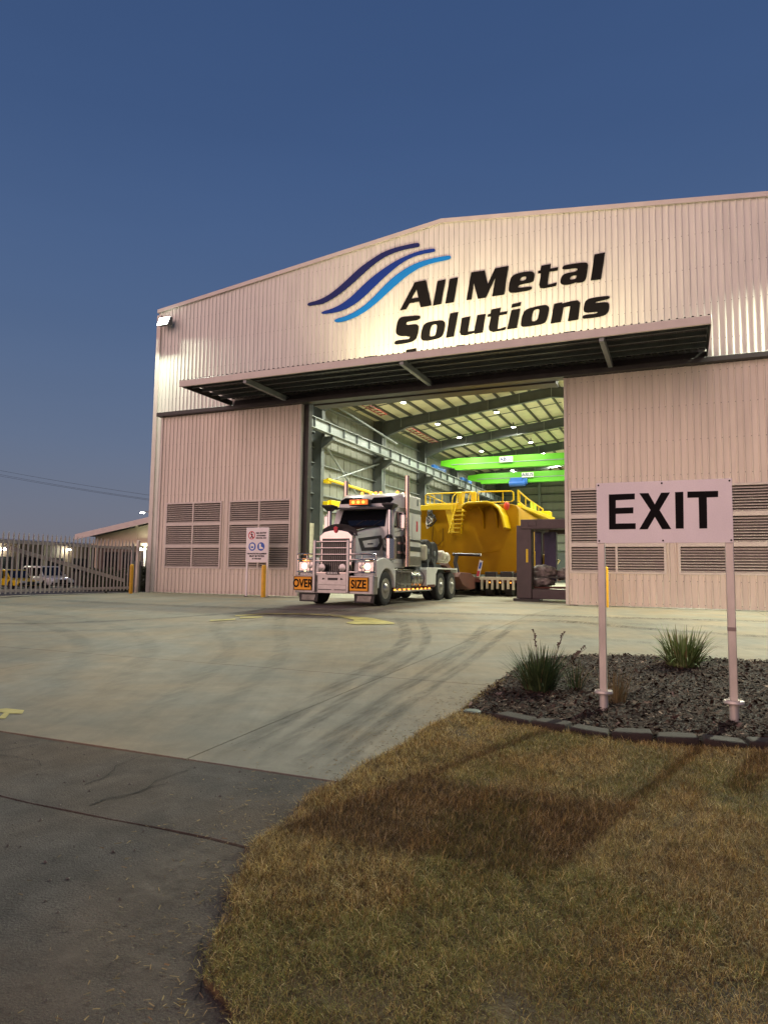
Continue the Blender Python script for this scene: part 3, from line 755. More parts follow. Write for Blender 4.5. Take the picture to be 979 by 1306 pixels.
def high_bay(x, y, k):
    zz = roofz(x) - .62
    t = thing('high_bay_light', 'round high bay roof light, %s from the doorway in the %s' % (ORD[k], ROWS[x]), 'ceiling light', (x, y, zz), 'high bay lights of the workshop')
    q = B(); q.lathe([(.05, .35), (.05, .12), (.12, .10), (.20, .0), (.20, -.03)], (x, y, zz)); q.obj('housing', m_grey_d, t)
    q = B(); q.lathe([(.17, -.032), (.17, -.05)], (x, y, zz)); q.obj('lens', m_lens, t)
    lamp('AREA', 'bay_beam', (x, y, zz - .07), BAY_W, (1.0, 1.0, .80), t, (0, 0, -1), shape='DISK', size=.5, spread=R(165))
for x in (-17.15, -12.5, -3.6, 1.1):
    for k, y in enumerate((6.5, 13, 19.2, 26.4, 32, 39.1, 45.4, 52)): high_bay(x, y, k)
# ------------------------------------------------------------------ text helper (built-in font, turned into mesh)
def text_mesh(txt, size, depth=.004, bold=.0):
    cu = bpy.data.curves.new('lettering', 'FONT'); cu.body = txt; cu.size = size; cu.extrude = depth / 2; cu.offset = bold
    cu.align_x = 'CENTER'; cu.align_y = 'CENTER'; cu.resolution_u = 4
    o = bpy.data.objects.new('lettering', cu); C.objects.link(o)
    dg = bpy.context.evaluated_depsgraph_get(); dg.update()
    me = bpy.data.meshes.new_from_object(o.evaluated_get(dg))
    bpy.data.objects.remove(o); bpy.data.curves.remove(cu)
    return me
def text(txt, size, loc, mat, parent, bold=0.0, sx=1.0, name='lettering', rotz=0):
    """text facing -Y, centred on loc"""
    me = text_mesh(txt, size, .006, bold); me.name = name
    T = Matrix.Translation(loc) @ Matrix.Rotation(rotz, 4, 'Z') @ Matrix.Rotation(R(90), 4, 'X') @ Matrix.Diagonal((sx, 1, 1, 1))
    me.transform(T); me.materials.clear(); me.materials.append(mat)
    return link(name, me, parent)

# ------------------------------------------------------------------ overhead cranes
def bridge_crane(y, label, zb, sign_x, hoist_x=None):
    t = thing('overhead_crane', label, 'crane', (XM, y, 10.2), 'green overhead cranes')
    x0, x1 = -19.7, 3.65
    q = B(); q.loft([[(x, y - .35, zl), (x, y + .35, zl), (x, y + .35, zh), (x, y - .35, zh)] for x, zl, zh in ((x0, zb + .35, zb + .8), (x0 + 1.6, zb, zb + .95), (x1 - 1.6, zb, zb + .95), (x1, zb + .35, zb + .8))])
    q.obj('girder', m_green, t, .02)
    q = B(); q.box(x0 + 1.4, x1 - 1.4, y - .50, y + .1, zb - .10, zb + .012); q.obj('lower_flange', m_green, t)
    q = B(); q.box(x0 + 1.0, x1 - 1.0, y - .40, y - .352, zb + .36, zb + .42); q.obj('cable_track', m_grey, t)
    for x in (-20.0, 3.95):
        q = B(); q.box(x - .15, x + .15, y - 1.6, y + 1.6, 10.25, 10.55); q.obj('end_carriage', m_blue, t, .02)
        for dy in (-1.2, 1.2):
            q = B(); q.lathe([(.16, -.06), (.16, .06)], (x, y + dy, 10.37), 'x', 14); q.obj('wheel', m_dark, t)
    q = B(); q.box(sign_x - .58, sign_x + .58, y - .56, y - .52, zb + .36, zb + .84); pl = q.obj('name_plate', m_white, t)
    text('ABUS', .46, (sign_x, y - .57, zb + .60), m_navy, pl, .010, 1.0)
    if hoist_x:
        q = B(); q.box(hoist_x - .6, hoist_x + .6, y - 1.2, y - .58, zb - .45, zb + .28); h = q.obj('hoist', m_blue, t, .05)
        q = B(); q.lathe([(.26, -.8), (.30, -.78), (.30, .78), (.26, .8)], (hoist_x + .1, y - .95, zb - .25), 'x', 16); q.obj('drum', m_blue, h)
        q = B(); q.box(hoist_x + .62, hoist_x + 1.05, y - 1.1, y - .7, zb - .35, zb + .2); q.obj('motor', m_blue, h, .03)
        for s in (-.15, .15):
            q = B(); q.tube([(hoist_x + .3 + s, y - .9, zb - .6), (hoist_x + .3 + s, y - .9, zb - 2.2)], .015, 5); q.obj('rope', m_dark, h)
        q = B(); q.box(hoist_x + .1, hoist_x + .5, y - 1.0, y - .8, zb - 2.6, zb - 2.2); q.obj('hook_block', m_yellow, h, .03)
bridge_crane(35.0, 'nearer green overhead crane bridge spanning the hall', 10.25, -13.7)
bridge_crane(43.5, 'farther green overhead crane bridge with a blue hoist', 10.05, -13.6, -14.6)

# yellow jib on the first column
jb = thing('jib_crane', 'yellow wall jib arm bracketed to the column behind the truck', 'jib crane', (-20.5, 14.5, 5.0))
q = B(); q.tube([(-20.4, 14.6, 6.8), (-19.2, 18.9, 6.35)], .11, 6); q.obj('tie_beam', m_yellow, jb)
q = B(); q.loft([[(-20.5 + d, 14.8, 5.0), (-20.2 + d, 14.8, 5.0), (-20.2 + d, 14.8, 5.5), (-20.5 + d, 14.8, 5.5)] if k == 0 else [(-19.4 + d, 18.6, 5.05), (-19.1 + d, 18.6, 5.05), (-19.1 + d, 18.6, 5.4), (-19.4 + d, 18.6, 5.4)] for k, d in ((0, 0), (1, 0))]); q.obj('jib_arm', m_yellow, jb, .02)
for z in (5.3, 6.7):
    q = B(); q.box(-20.7, -20.35, 14.6, 15.1, z - .12, z + .12); q.obj('bracket', m_yellow, jb, .02)

# ------------------------------------------------------------------ prime mover
CX = -9.48
tk = thing('prime_mover', 'white and charcoal prime mover with polished bullbar and orange OVERSIZE plates', 'truck', (CX, -1.0, 0))
def both(f):
    for s in (-1, 1): f(s)
def mx(s, d): return CX + s * d              # s=+1 is the side seen in the photograph
def bx(q, s, d0, d1, y0, y1, z0, z1):
    a, b_ = mx(s, d0), mx(s, d1); return q.box(min(a, b_), max(a, b_), y0, y1, z0, z1)
for s in (-1, 1):
    q = B(); bx(q, s, .36, .46, -4.85, 3.6, .66, .96); q.obj('chassis_rail', m_black, tk)
for y in (-4.06, 1.12, 2.45):
    q = B(); q.tube([(CX - 1.0, y, .5), (CX + 1.0, y, .5)], .09, 10); q.obj('axle', m_black, tk)
# bumper and bullbar
q = B(); q.prism([(CX - 1.32, -4.92), (CX - 1.31, -5.16), (CX - 1.24, -5.20), (CX + 1.24, -5.20), (CX + 1.31, -5.16), (CX + 1.32, -4.92), (CX + 1.26, -4.92), (CX + 1.22, -5.10), (CX - 1.22, -5.10), (CX - 1.26, -4.92)], 'z', .37, .90)
bump = q.obj('bumper', m_alu, tk, .012)
q = B(); q.box(CX - .50, CX + .50, -5.235, -5.20, .62, .97); q.obj('centre_plate', m_alu, bump, .006)
q = B(); q.box(CX - .16, CX + .16, -5.25, -5.237, .76, .83); q.obj('tow_slot', m_black, bump)
for s in (-1, 1):
    q = B(); q.box(mx(s, .27) - .22, mx(s, .27) + .22, -5.232, -5.222, .47, .49); q.obj('slot', m_black, bump)
    q = B(); q.plate([(mx(s, .30) - .05, .77), (mx(s, .30) + .05, .79), (mx(s, .30) - .03, .83)], None, -5.243, -5.236); q.obj('tow_mark', m_text, bump)
q = B(); q.box(CX - .55, CX + .55, -5.25, -5.16, .955, 1.0); q.obj('plate_rail', m_chrome, bump, .006)
q = B(); q.box(CX - .21, CX + .21, -5.275, -5.255, .925, 1.015); npl = q.obj('number_plate', m_black, bump)
for i, dx in enumerate((-.15, -.10, -.05, .0, .05, .10, .15)):
    q = B(); q.box(CX + dx - .014, CX + dx + .014, -5.281, -5.276, .945, .995); q.obj('plate_mark', m_white, npl)
bb = B(); bb.box(-10.15, -10.06, -5.275, -5.205, .40, 1.95); bo = bb.obj('bullbar_post', m_alu, tk, .015)
copy_part(bo, tk, (1.12, 0, 0))
for z in (1.90, 1.71, 1.52, 1.33):
    q = B(); q.tube([(-10.08, -5.24, z), (-9.0, -5.24, z)], .021, 8); q.obj('bullbar_rail', m_chrome, tk, smooth=True)
for s in (-1, 1):
    for z in (1.53, 1.37, 1.0):
        q = B(); q.tube([(-8.98 if s > 0 else -10.1, -5.24, z), (mx(s, 1.15), -5.17, z), (mx(s, 1.31), -5.06, z)], .023, 8); q.obj('bullbar_rail', m_chrome, tk, smooth=True)
    q = B(); q.tube([(mx(s, 1.31), -5.05, .88), (mx(s, 1.31), -5.05, 1.55)], .026, 8); q.obj('bullbar_upright', m_chrome, tk, smooth=True)
    q = B(); q.tube([(mx(s, .92), -5.17, .9), (mx(s, .92), -5.17, 1.5)], .018, 8); q.obj('bullbar_upright', m_chrome, tk, smooth=True)
    # OVERSIZE plates
    a, b_ = (-8.93, -8.31) if s > 0 else (-10.79, -10.17)
    q = B(); q.prism([(a, -5.262), (b_, -5.262), (b_, -5.242), (a, -5.242)], 'z', .445, .86)
    pl = q.obj('oversize_plate', m_orange, tk, .004)
    pl['label'] = 'orange plate reading SIZE' if s > 0 else 'orange plate reading OVER'
    rz = 0.0
    n = Vector((math.sin(rz), -math.cos(rz), 0))
    c0 = Vector(((a + b_) / 2, -5.262, .652)) + n * .002
    text('SIZE' if s > 0 else 'OVER', .34, c0 + Vector((0, 0, -.01)), m_text, pl, .010, .78, rotz=rz)
    for (u0, u1, v0, v1) in ((-.305, .305, .185, .2), (-.305, .305, -.2, -.185), (-.305, -.29, -.185, .185), (.29, .305, -.185, .185)):
        q = B(); u = Vector((math.cos(rz), math.sin(rz), 0))
        q.add([c0 + u * p + Vector((0, 0, r_)) + n * k for k in (0, .004) for p, r_ in ((u0, v0), (u1, v0), (u1, v1), (u0, v1))], [(0, 1, 2, 3), (7, 6, 5, 4), (0, 4, 5, 1), (1, 5, 6, 2), (2, 6, 7, 3), (3, 7, 4, 0)])
        q.obj('border', m_text, pl)
    # polished flap under the bumper
    q = B(); a, b_ = sorted((mx(s, .62), mx(s, 1.24))); q.prism([(a, .1), (b_, .1), (b_ + .02, .36), (a - .02, .36)], 'y', -5.02, -4.97); fp = q.obj('valance', m_black, tk, .01)
    q = B(); q.prism([(a + .08, .15), (b_ - .1, .15), (b_ - .06, .31), (a + .1, .31)], 'y', -5.035, -5.022); q.obj('step_tread', m_dchrome, fp)
# grille
q = B(); q.plate([(CX - .53, .95), (CX + .53, .95), (CX + .55, 2.08), (CX + .40, 2.20), (CX + .2, 2.245), (CX, 2.26), (CX - .2, 2.245), (CX - .40, 2.20), (CX - .55, 2.08)], None, -5.08, -4.8)
gr = q.obj('grille', m_chrome, tk, .012)
q = B(); q.box(CX - .45, CX + .45, -5.095, -5.075, 1.0, 2.0); q.obj('grille_opening', m_void, gr)
s0 = None
for k in range(14):
    x = CX - .42 + .84 * k / 13
    if s0 is None: q = B(); q.box(x - .007, x + .007, -5.11, -5.094, 1.0, 2.0); s0 = q.obj('grille_slat', m_dchrome, gr); x0 = x
    else: copy_part(s0, gr, (x - x0, 0, 0))
dfl = B(); n_ = 11
arch = [(-.60 + 1.2 * k / 10) for k in range(n_)]
dfl.loft([[(CX + x * (1 - .06 * t), -4.90 + .10 * abs(x) - .03 * t, 2.245 - .16 * (abs(x) / .6) ** 2.2 + .21 * t) for x in arch] + [(CX + x * (1 - .06 * t), -4.87 + .10 * abs(x) - .03 * t, 2.245 - .16 * (abs(x) / .6) ** 2.2 + .21 * t) for x in arch[::-1]] for t in (0, 1)])
dfl.obj('bug_deflector', m_black, tk, .006)
q = B(); q.plate([(CX - .07, 2.33), (CX - .05, 2.20), (CX, 2.16), (CX + .05, 2.20), (CX + .07, 2.33), (CX, 2.37)], None, -5.12, -5.085); q.obj('bonnet_badge', m_signred, gr, .006)
for s in (-1, 1):
    q = B(); q.lathe([(.10, -.02), (.115, -.05), (.11, -.10), (.04, -.115)], (mx(s, .34), -5.2, 1.13), 'y', 20); q.obj('driving_lamp', m_alu, tk, smooth=True)
# bonnet
def hood_ring(y, w, zs, zt, zl, k=.12): return [(CX - w, y, zl), (CX - w, y, zs), (CX - w + .05, y, zs + (zt - zs) * .75), (CX - w + k + .08, y, zt), (CX + w - k - .08, y, zt), (CX + w - .05, y, zs + (zt - zs) * .75), (CX + w, y, zs), (CX + w, y, zl)]
HR = [(-4.86, .56, 2.04, 2.20, 1.0), (-4.2, .66, 2.16, 2.34, 1.0), (-3.3, .78, 2.28, 2.48, 1.0)]
q = B(); q.loft([hood_ring(*h) for h in HR]); hood = q.obj('bonnet', m_white, tk, .01)
q = B(); q.loft([[(CX - w + .03, y, zs + .03), (CX - w + .18, y, zt + .012), (CX + w - .18, y, zt + .012), (CX + w - .03, y, zs + .03), (CX + w - .18, y, zt - .02), (CX - w + .18, y, zt - .02)] for y, w, zs, zt, zl in ((-4.9, .57, 2.06, 2.23, 1), (-4.2, .67, 2.17, 2.36, 1), (-3.28, .79, 2.29, 2.5, 1))])
q.obj('bonnet_stripe', m_black, hood, .01)
def hw(y): return np.interp(y, [-4.86, -4.2, -3.3], [.56, .66, .78])
for s in (-1, 1):
    for nm, mt, pts, off in (('side_graphic', m_gfx, [(-4.75, 2.02), (-3.45, 2.18), (-3.32, 1.95), (-3.55, 1.70), (-4.55, 1.64)], .006), ('graphic_inset', m_white, [(-4.52, 1.95), (-3.62, 2.07), (-3.56, 1.93), (-3.72, 1.80), (-4.40, 1.76)], .012), ('graphic_tag', m_gfx, [(-4.25, 1.85), (-3.95, 1.87), (-3.95, 1.91), (-4.25, 1.89)], .018)):
        q = B(); q.loft([[(mx(s, hw(y) + o), y, z) for y, z in pts] for o in (-.004, off)]); q.obj(nm, mt, hood)
    # front guards
    arc = [(-4.06 + .60 * math.cos(a), .53 + .60 * math.sin(a)) for a in [math.pi * k / 12 for k in range(13)]]
    poly = [(-3.38, .55), (-3.36, 1.05), (-3.55, 1.28), (-3.9, 1.42), (-4.35, 1.46), (-4.75, 1.40), (-4.98, 1.28), (-5.03, .9), (-5.0, .55)] + arc[::-1]
    a, b_ = sorted((mx(s, .58), mx(s, 1.25)))
    q = B(); q.prism(poly, 'x', a, b_); gd = q.obj('front_guard', m_white, tk, .03)
    q = B(); a, b_ = sorted((mx(s, .74), mx(s, 1.26))); q.box(a, b_, -5.075, -5.0, 1.02, 1.31); hl = q.obj('headlight', m_chrome, tk, .02)
    for d, r_, mt in ((.86, .07, m_alu), (1.05, .085, m_head)):
        q = B(); q.lathe([(r_, -.0), (r_, -.025), (r_ * .5, -.035)], (mx(s, d), -5.07, 1.17), 'y', 18); q.obj('headlamp_lens', mt, hl)
    q = B(); a, b_ = sorted((mx(s, 1.0), mx(s, 1.16))); q.box(a, b_, -5.05, -4.9, 1.335, 1.40); q.obj('indicator', m_amber if s < 0 else m_orange, tk, .01)
# cab
cabp = [(-3.28, 1.15), (-3.26, 2.44), (-2.98, 3.06), (-2.8, 3.12), (-2.2, 3.12), (-2.2, 1.15)]
q = B(); q.prism(cabp, 'x', CX - 1.08, CX + 1.06); cab = q.obj('cab', m_white, tk, .02)
def ws_pt(x, t): return (x, -3.275 + .28 * t - .012, 2.45 + .60 * t)
q = B()
for off in (0, -.012): pass
q.loft([[(CX - .86, -3.26, 2.47), (CX + .80, -3.26, 2.47), (CX + .76, -3.0, 3.04), (CX - .82, -3.0, 3.04)], [(CX - .85, -3.285, 2.48), (CX + .79, -3.285, 2.48), (CX + .75, -3.02, 3.03), (CX - .81, -3.02, 3.03)]])
q.obj('windscreen', m_glass, tk)
for x in (CX - .3, CX + .35):
    q = B(); q.tube([(x, -3.30, 2.46), (x + .32, -3.2, 2.68)], .008, 5); q.obj('wiper', m_black, tk)
q = B(); q.prism([(-3.42, 3.03), (-3.40, 3.10), (-2.9, 3.17), (-2.9, 3.12)], 'x', CX - 1.06, CX + 1.04); q.obj('sun_visor', m_black, tk, .01)
for s in (-1, 1):
    xo = 1.065 if s > 0 else 1.085
    q = B(); q.loft([[(mx(s, xo + o), y, z) for y, z in ((-3.12, 2.45), (-2.93, 2.98), (-2.36, 2.98), (-2.36, 2.45))] for o in (-.01, .008)]); q.obj('side_window', m_glass, tk)
    q = B(); q.loft([[(mx(s, xo + o), y, z) for y, z in ((-3.2, 1.3), (-3.2, 2.40), (-2.28, 2.40), (-2.28, 1.3))] for o in (-.01, .012)]); dr = q.obj('door', m_white, tk, .01)
    q = B(); q.loft([[(mx(s, xo + o), y, z) for y, z in ((-3.15, 1.45), (-3.15, 2.15), (-2.5, 2.2), (-2.4, 1.45))] for o in (.01, .02)]); q.obj('door_graphic', m_gfx, dr)
    for z in (1.62, 1.92):
        q = B(); bx(q, s, xo + .02, xo + .035, -3.1, -2.45, z, z + .08); q.obj('door_strip', m_chrome, dr)
    q = B(); bx(q, s, xo + .01, xo + .05, -2.5, -2.36, 2.18, 2.22); q.obj('handle', m_chrome, dr)
    # mirrors
    q = B(); q.tube([(mx(s, 1.06), -3.05, 2.95), (mx(s, 1.36), -3.12, 2.92), (mx(s, 1.36), -3.12, 2.35), (mx(s, 1.06), -3.05, 2.3)], .018, 6); mr = q.obj('mirror_arm', m_chrome, tk)
    q = B(); bx(q, s, 1.25, 1.45, -3.17, -3.09, 2.4, 2.86); q.obj('mirror', m_chrome, mr, .02)
# light box and aero roof
q = B(); q.box(CX - .38, CX + .32, -3.48, -3.25, 3.15, 3.36); lb = q.obj('light_box', m_black, tk, .02)
q = B(); q.box(CX - .35, CX + .29, -3.50, -3.475, 3.175, 3.335); q.obj('light_panel', EM('orange_panel', (1.0, .20, .02), .9), lb)
for k in range(3):
    q = B(); q.lathe([(.05, -.0), (.05, -.03), (.02, -.045)], (CX - .21 + .18 * k, -3.505, 3.25), 'y', 12); q.obj('amber_light', m_amber, lb)
def roof_ring(y, w, z0, z1, c=.16): return [(CX - w, y, z0), (CX - w, y, z1 - c), (CX - w + c * .35, y, z1 - c * .35), (CX - w + c, y, z1), (CX + w - c, y, z1), (CX + w - c * .35, y, z1 - c * .35), (CX + w, y, z1 - c), (CX + w, y, z0)]
q = B(); q.loft([roof_ring(-3.08, .95, 3.11, 3.24, .08), roof_ring(-2.78, 1.06, 3.11, 3.50, .15), roof_ring(-2.40, 1.17, 3.11, 3.64, .18), roof_ring(-2.22, 1.2, 3.11, 3.66, .18)])
rf = q.obj('roof_fairing', m_white, tk, .02, angle=50)
for s in (-1, 1):
    q = B(); q.loft([[(mx(s, .14), -3.03 - o, 3.25), (mx(s, .90), -3.0 - o, 3.25), (mx(s, .95), -2.86 - o, 3.38), (mx(s, .84), -2.74 - o, 3.48), (mx(s, .22), -2.80 - o, 3.46)] for o in (0, .075)]); q.obj('fairing_window', m_glass, rf)
for x in (CX - .45, CX - .12, CX + .06, CX + .24, CX + .85):
    q = B(); q.lathe([(.055, .0), (.05, .05), (.02, .07)], (x, -2.35, 3.65), 'z', 10); q.obj('marker_light', m_amber, rf)
# sleeper
q = B(); q.prism([(CX - 1.2, -2.30), (CX - 1.2, -1.12), (CX - 1.12, -1.04), (CX + 1.15, -1.04), (CX + 1.23, -1.12), (CX + 1.23, -2.30)], 'z', 1.22, 3.60)
q2 = B(); 
sl = q.obj('sleeper', m_white, tk, .06)
for s in (-1, 1):
    o_ = 1.23 if s > 0 else 1.2
    for nm, mt, y0, y1, z0, z1 in (('band', m_dchrome, -2.2, -1.1, 3.0, 3.14), ('locker_door', m_white, -1.95, -1.15, 2.16, 2.94), ('band', m_dchrome, -2.2, -1.1, 2.04, 2.12), ('band', m_gfx, -2.2, -1.1, 1.72, 1.88), ('chequer_panel', m_alu, -2.2, -1.1, 1.26, 1.56)):
        q = B(); bx(q, s, o_ - .005, o_ + .012, y0, y1, z0, z1); q.obj(nm, mt, sl, .004)
    q = B(); bx(q, s, o_ + .012, o_ + .016, -1.6, -1.45, 2.4, 2.75); q.obj('script_mark', m_signred, sl)
    q = B(); bx(q, s, o_ + .0, o_ + .006, -1.5, -1.4, 3.28, 3.5); q.obj('script_mark', m_gfx, sl)
    # stacks, air cleaners
    yS, xS = (-2.40, mx(1, 1.22)) if s > 0 else (-1.75, mx(-1, 1.36))
    q = B(); q.tube([(xS, yS, 1.2), (xS, yS, 4.2)], .082, 14); st_ = q.obj('exhaust_stack', m_copper, tk, smooth=True)
    q = B(); q.tube([(xS, yS, 1.25), (xS, yS, 2.2)], .105, 14); q.obj('heat_shield', m_copper, st_, smooth=True)
    xa, ya = (mx(1, 1.10), -3.56) if s > 0 else (mx(-1, 1.03), -3.56)
    q = B(); q.lathe([(.16, 1.40), (.22, 1.44), (.22, 2.06), (.15, 2.13), (.072, 2.2), (.072, 2.98)], (xa, ya, 0), 'z', 18); ac = q.obj('air_cleaner', m_chrome, tk, smooth=True)
    q = B(); q.loft([[(xa - .06, ya - .06, 2.96), (xa + .06, ya - .06, 2.96), (xa + .06, ya + .06, 2.96), (xa - .06, ya + .06, 2.96)], [(xa - .2, ya - .2, 3.12), (xa + .2, ya - .2, 3.12), (xa + .2, ya + .2, 3.1), (xa - .2, ya + .2, 3.1)], [(xa - .2, ya - .2, 3.17), (xa + .2, ya - .2, 3.17), (xa + .2, ya + .2, 3.15), (xa - .2, ya + .2, 3.15)]]); q.obj('intake_cap', m_black, ac, .01)
    # tanks, steps, light rail
    q = B(); bx(q, s, .62, 1.18, -3.28, -1.85, .46, 1.12); tb = q.obj('step_box', m_dchrome, tk, .03)
    for z in (.62, 1.02):
        q = B(); bx(q, s, 1.15, 1.28, -3.05, -2.05, z, z + .035); q.obj('step', m_alu, tb)
    for k in range(4):
        q = B(); bx(q, s, 1.175, 1.19, -3.2 + .33 * k, -3.12 + .33 * k, .5, 1.08); q.obj('panel_rib', m_dchrome, tb)
    q = B(); q.lathe([(.30, -1.78), (.33, -1.75), (.33, -.05), (.30, -.02)], (mx(s, .88), 0, .80), 'y', 20); ft = q.obj('fuel_tank', m_dchrome, tk, smooth=True)
    for k in range(5):
        y = -1.6 + .36 * k
        q = B(); q.lathe([(.335, y), (.345, y + .01), (.345, y + .05), (.335, y + .06)], (mx(s, .88), 0, .80), 'y', 20); q.obj('tank_strap', m_chrome, ft)
    q = B(); bx(q, s, 1.16, 1.24, -3.42, .06, .385, .44); rl = q.obj('light_rail', m_alu, tk, .005)
    l0 = None
    for k in range(9):
        y = -3.32 + .40 * k
        if l0 is None: q = B(); q.lathe([(.045, 0), (.04, .035), (.02, .05)], (mx(s, 1.2), y, .44), 'z', 8); l0 = q.obj('marker_light', m_amber, rl)
        else: copy_part(l0, rl, (0, .40 * k, 0))
    # rear guards
    q = B(); q.prism([(-.62, .55), (-.62, 1.12), (-.5, 1.2), (2.98, 1.2), (3.0, 1.02), (2.95, 1.02), (2.93, 1.14), (.62, 1.14), (.40, .95), (.38, .55)], 'x', *sorted((mx(s, .70), mx(s, 1.27))))
    q.obj('rear_guard', m_white, tk, .012)
    q = B(); bx(q, s, .72, 1.275, -.55, .30, .50, .60); q.obj('guard_step', m_rust, tk, .01)
# wheels
def wheel(name, x, y, w, out, parent, r=.52):
    """tyre with tread shoulders, alloy disc with hand holes and studs; out=+1 means disc faces +X"""
    h = w / 2
    q = B(); q.lathe([(.30, -h * .9), (.36, -h), (r - .07, -h), (r - .015, -h * .86), (r, -h * .6), (r, h * .6), (r - .015, h * .86), (r - .07, h), (.36, h), (.30, h * .9)], (x, y, r), 'x', 36)
    t = q.obj(name, m_rubber, parent, smooth=True, angle=30)
    for k in range(3):
        o = -h * .45 + h * .45 * k
        q = B(); q.lathe([(r - .004, o - .012), (r + .004, o - .008), (r + .004, o + .008), (r - .004, o + .012)], (x, y, r), 'x', 36); q.obj('tread_rib', m_rubber, t)
    s = out
    q = B(); q.lathe([(.30, s * h * .92), (.315, s * h * .95), (.29, s * h * .7), (.27, s * h * .45), (.16, s * h * .62), (.15, s * h * 1.0), (.09, s * (h + .05)), (.03, s * (h + .07))], (x, y, r), 'x', 30)
    rim = q.obj('rim', m_alu, t, smooth=True, angle=25)
    n0 = None
    for k in range(10):
        a = 2 * math.pi * k / 10
        q = B(); q.lathe([(.022, s * h * .5), (.022, s * h * .85), (.01, s * h * .9)], (x, y + .205 * math.cos(a), r + .205 * math.sin(a)), 'x', 6); q.obj('wheel_nut', m_chrome, t)
    for k in range(10):
        a = 2 * math.pi * (k + .5) / 10
        q = B(); q.lathe([(.026, s * h * .52), (.026, s * h * .56)], (x, y + .245 * math.cos(a), r + .245 * math.sin(a)), 'x', 8); q.obj('hand_hole', m_void, t)
for s in (-1, 1):
    wheel('front_wheel', mx(s, 1.06), -4.06, .30, s, tk)
    for y in (1.12, 2.45):
        wheel('drive_wheel', mx(s, 1.08), y, .27, s, tk); wheel('drive_wheel', mx(s, .74), y, .27, s, tk)
# gear behind the sleeper
q = B(); q.box(CX - .7, CX + 1.0, -.98, -.35, 1.0, 2.05); q.obj('headboard_box', m_grey_d, tk, .04)
q = B(); q.lathe([(.14, 0), (.2, .05), (.2, .5), (.14, .55)], (CX + 1.05, -.55, 1.45), 'z', 14); q.obj('air_tank', m_cream, tk, smooth=True)
for k, y in enumerate((.02, .72)):
    q = B(); q.lathe([(.26, -.13), (.40, -.15), (.43, -.09), (.43, .09), (.40, .15), (.26, .13)], (CX + .95, y, 1.78 - .06 * k), 'x', 28); rr = q.obj('hose_reel', m_rubber, tk, smooth=True, angle=30)
    q = B(); q.lathe([(.25, .10), (.12, .06), (.10, .16), (.04, .18)], (CX + .95, y, 1.78 - .06 * k), 'x', 20); q.obj('reel_hub', m_grey, rr, smooth=True)
    q = B(); q.box(CX + .8, CX + 1.1, y - .06, y + .06, 1.2, 1.5); q.obj('reel_stand', m_grey_d, rr)
for k, (y, z) in enumerate(((1.62, 1.66), (2.15, 1.60))):
    q = B(); q.lathe([(.1, -.32), (.2, -.26), (.21, .22), (.12, .3)], (CX + .9, y, z), 'x', 18); q.obj('cream_drum', m_cream, tk, smooth=True)
q = B(); q.prism([(.3, 1.2), (.3, 1.42), (2.6, 1.34), (3.4, 1.0), (3.4, .9), (2.6, 1.2)], 'x', CX - .7, CX + .8); q.obj('turntable_ramp', m_grey_d, tk, .01)
q = B(); q.prism([(2.3, 1.3), (2.5, 1.5), (3.6, .95), (3.5, .80)], 'x', CX + .75, CX + 1.0); q.obj('hose_trough', m_rust, tk, .02)

# ------------------------------------------------------------------ low loader trailer
tr = thing('low_loader', 'rusty red and cream low loader trailer carrying the yellow tray', 'trailer', (-9.0, 9, 0))
q = B(); q.prism([(3.9, .85), (4.1, 1.05), (5.6, 1.02), (6.3, .82), (6.3, .34), (5.6, .30), (4.4, .55)], 'x', -9.9, -8.42); q.obj('gooseneck', m_rust, tr, .02)
q = B(); q.box(-12.3, -6.5, 6.75, 17.5, .62, .80); q.obj('deck', m_rust, tr, .01)
for k in range(9):
    x = -8.25 + .235 * k
    q = B(); q.box(x, x + .09, 6.60, 6.74, .30 + .04 * (k % 2), .84 - .05 * (k % 3)); q.obj('front_rib', m_cream, tr, .008)
    if k % 2: q = B(); q.lathe([(.03, 0), (.03, -.02)], (x + .16, 6.65, .62), 'y', 8); q.obj('marker_light', m_amber, tr)
q = B(); q.box(-8.32, -6.2, 6.62, 6.74, .73, .86); q.obj('front_beam', m_cream, tr, .01)
for x in (-11.6, -10.6, -8.0, -7.1):
    for y in (7.3, 8.4, 9.5, 13.5, 14.6, 15.7):
        q = B(); q.lathe([(.2, -.15), (.30, -.16), (.32, -.1), (.32, .1), (.30, .16), (.2, .15)], (x, y, .325), 'x', 20); q.obj('wheel', m_rubber, tr, smooth=True, angle=30)
q = B(); q.tube([(-9.5, 6.4, 1.86), (-8.2, 6.4, 1.83)], .07, 10); q.obj('cross_tube', m_black, tr)
q = B(); q.lathe([(.06, 0), (.04, .02)], (-8.2, 6.4, 1.83), 'x', 10); q.obj('tube_end', m_white, tr)
q = B(); q.prism([(-8.42, .86), (-8.28, .86), (-8.12, 1.55), (-8.26, 1.62)], 'y', 6.45, 6.5); q.obj('marker_board', m_white, tr)
q = B(); q.prism([(-8.40, .88), (-8.29, .88), (-8.25, 1.12), (-8.36, 1.12)], 'y', 6.43, 6.449); q.obj('board_stripe', m_signred, tr)
q = B(); q.prism([(-8.31, 1.22), (-8.22, 1.22), (-8.15, 1.5), (-8.24, 1.5)], 'y', 6.43, 6.449); q.obj('board_stripe', m_signblue, tr)
q = B(); q.tube([(-9.15, 6.2, .85), (-9.35, 6.3, 1.5), (-9.3, 6.4, 1.86)], .10, 8); q.obj('swing_arm', m_dark, tr)
for x, y, w, h in ((-7.9, 6.9, .5, .28), (-7.2, 7.0, .55, .3), (-6.7, 6.9, .3, .22)):
    q = B(); q.box(x - w / 2, x + w / 2, y, y + .4, .81, .81 + h); q.obj('chain_box', m_black, tr, .03)

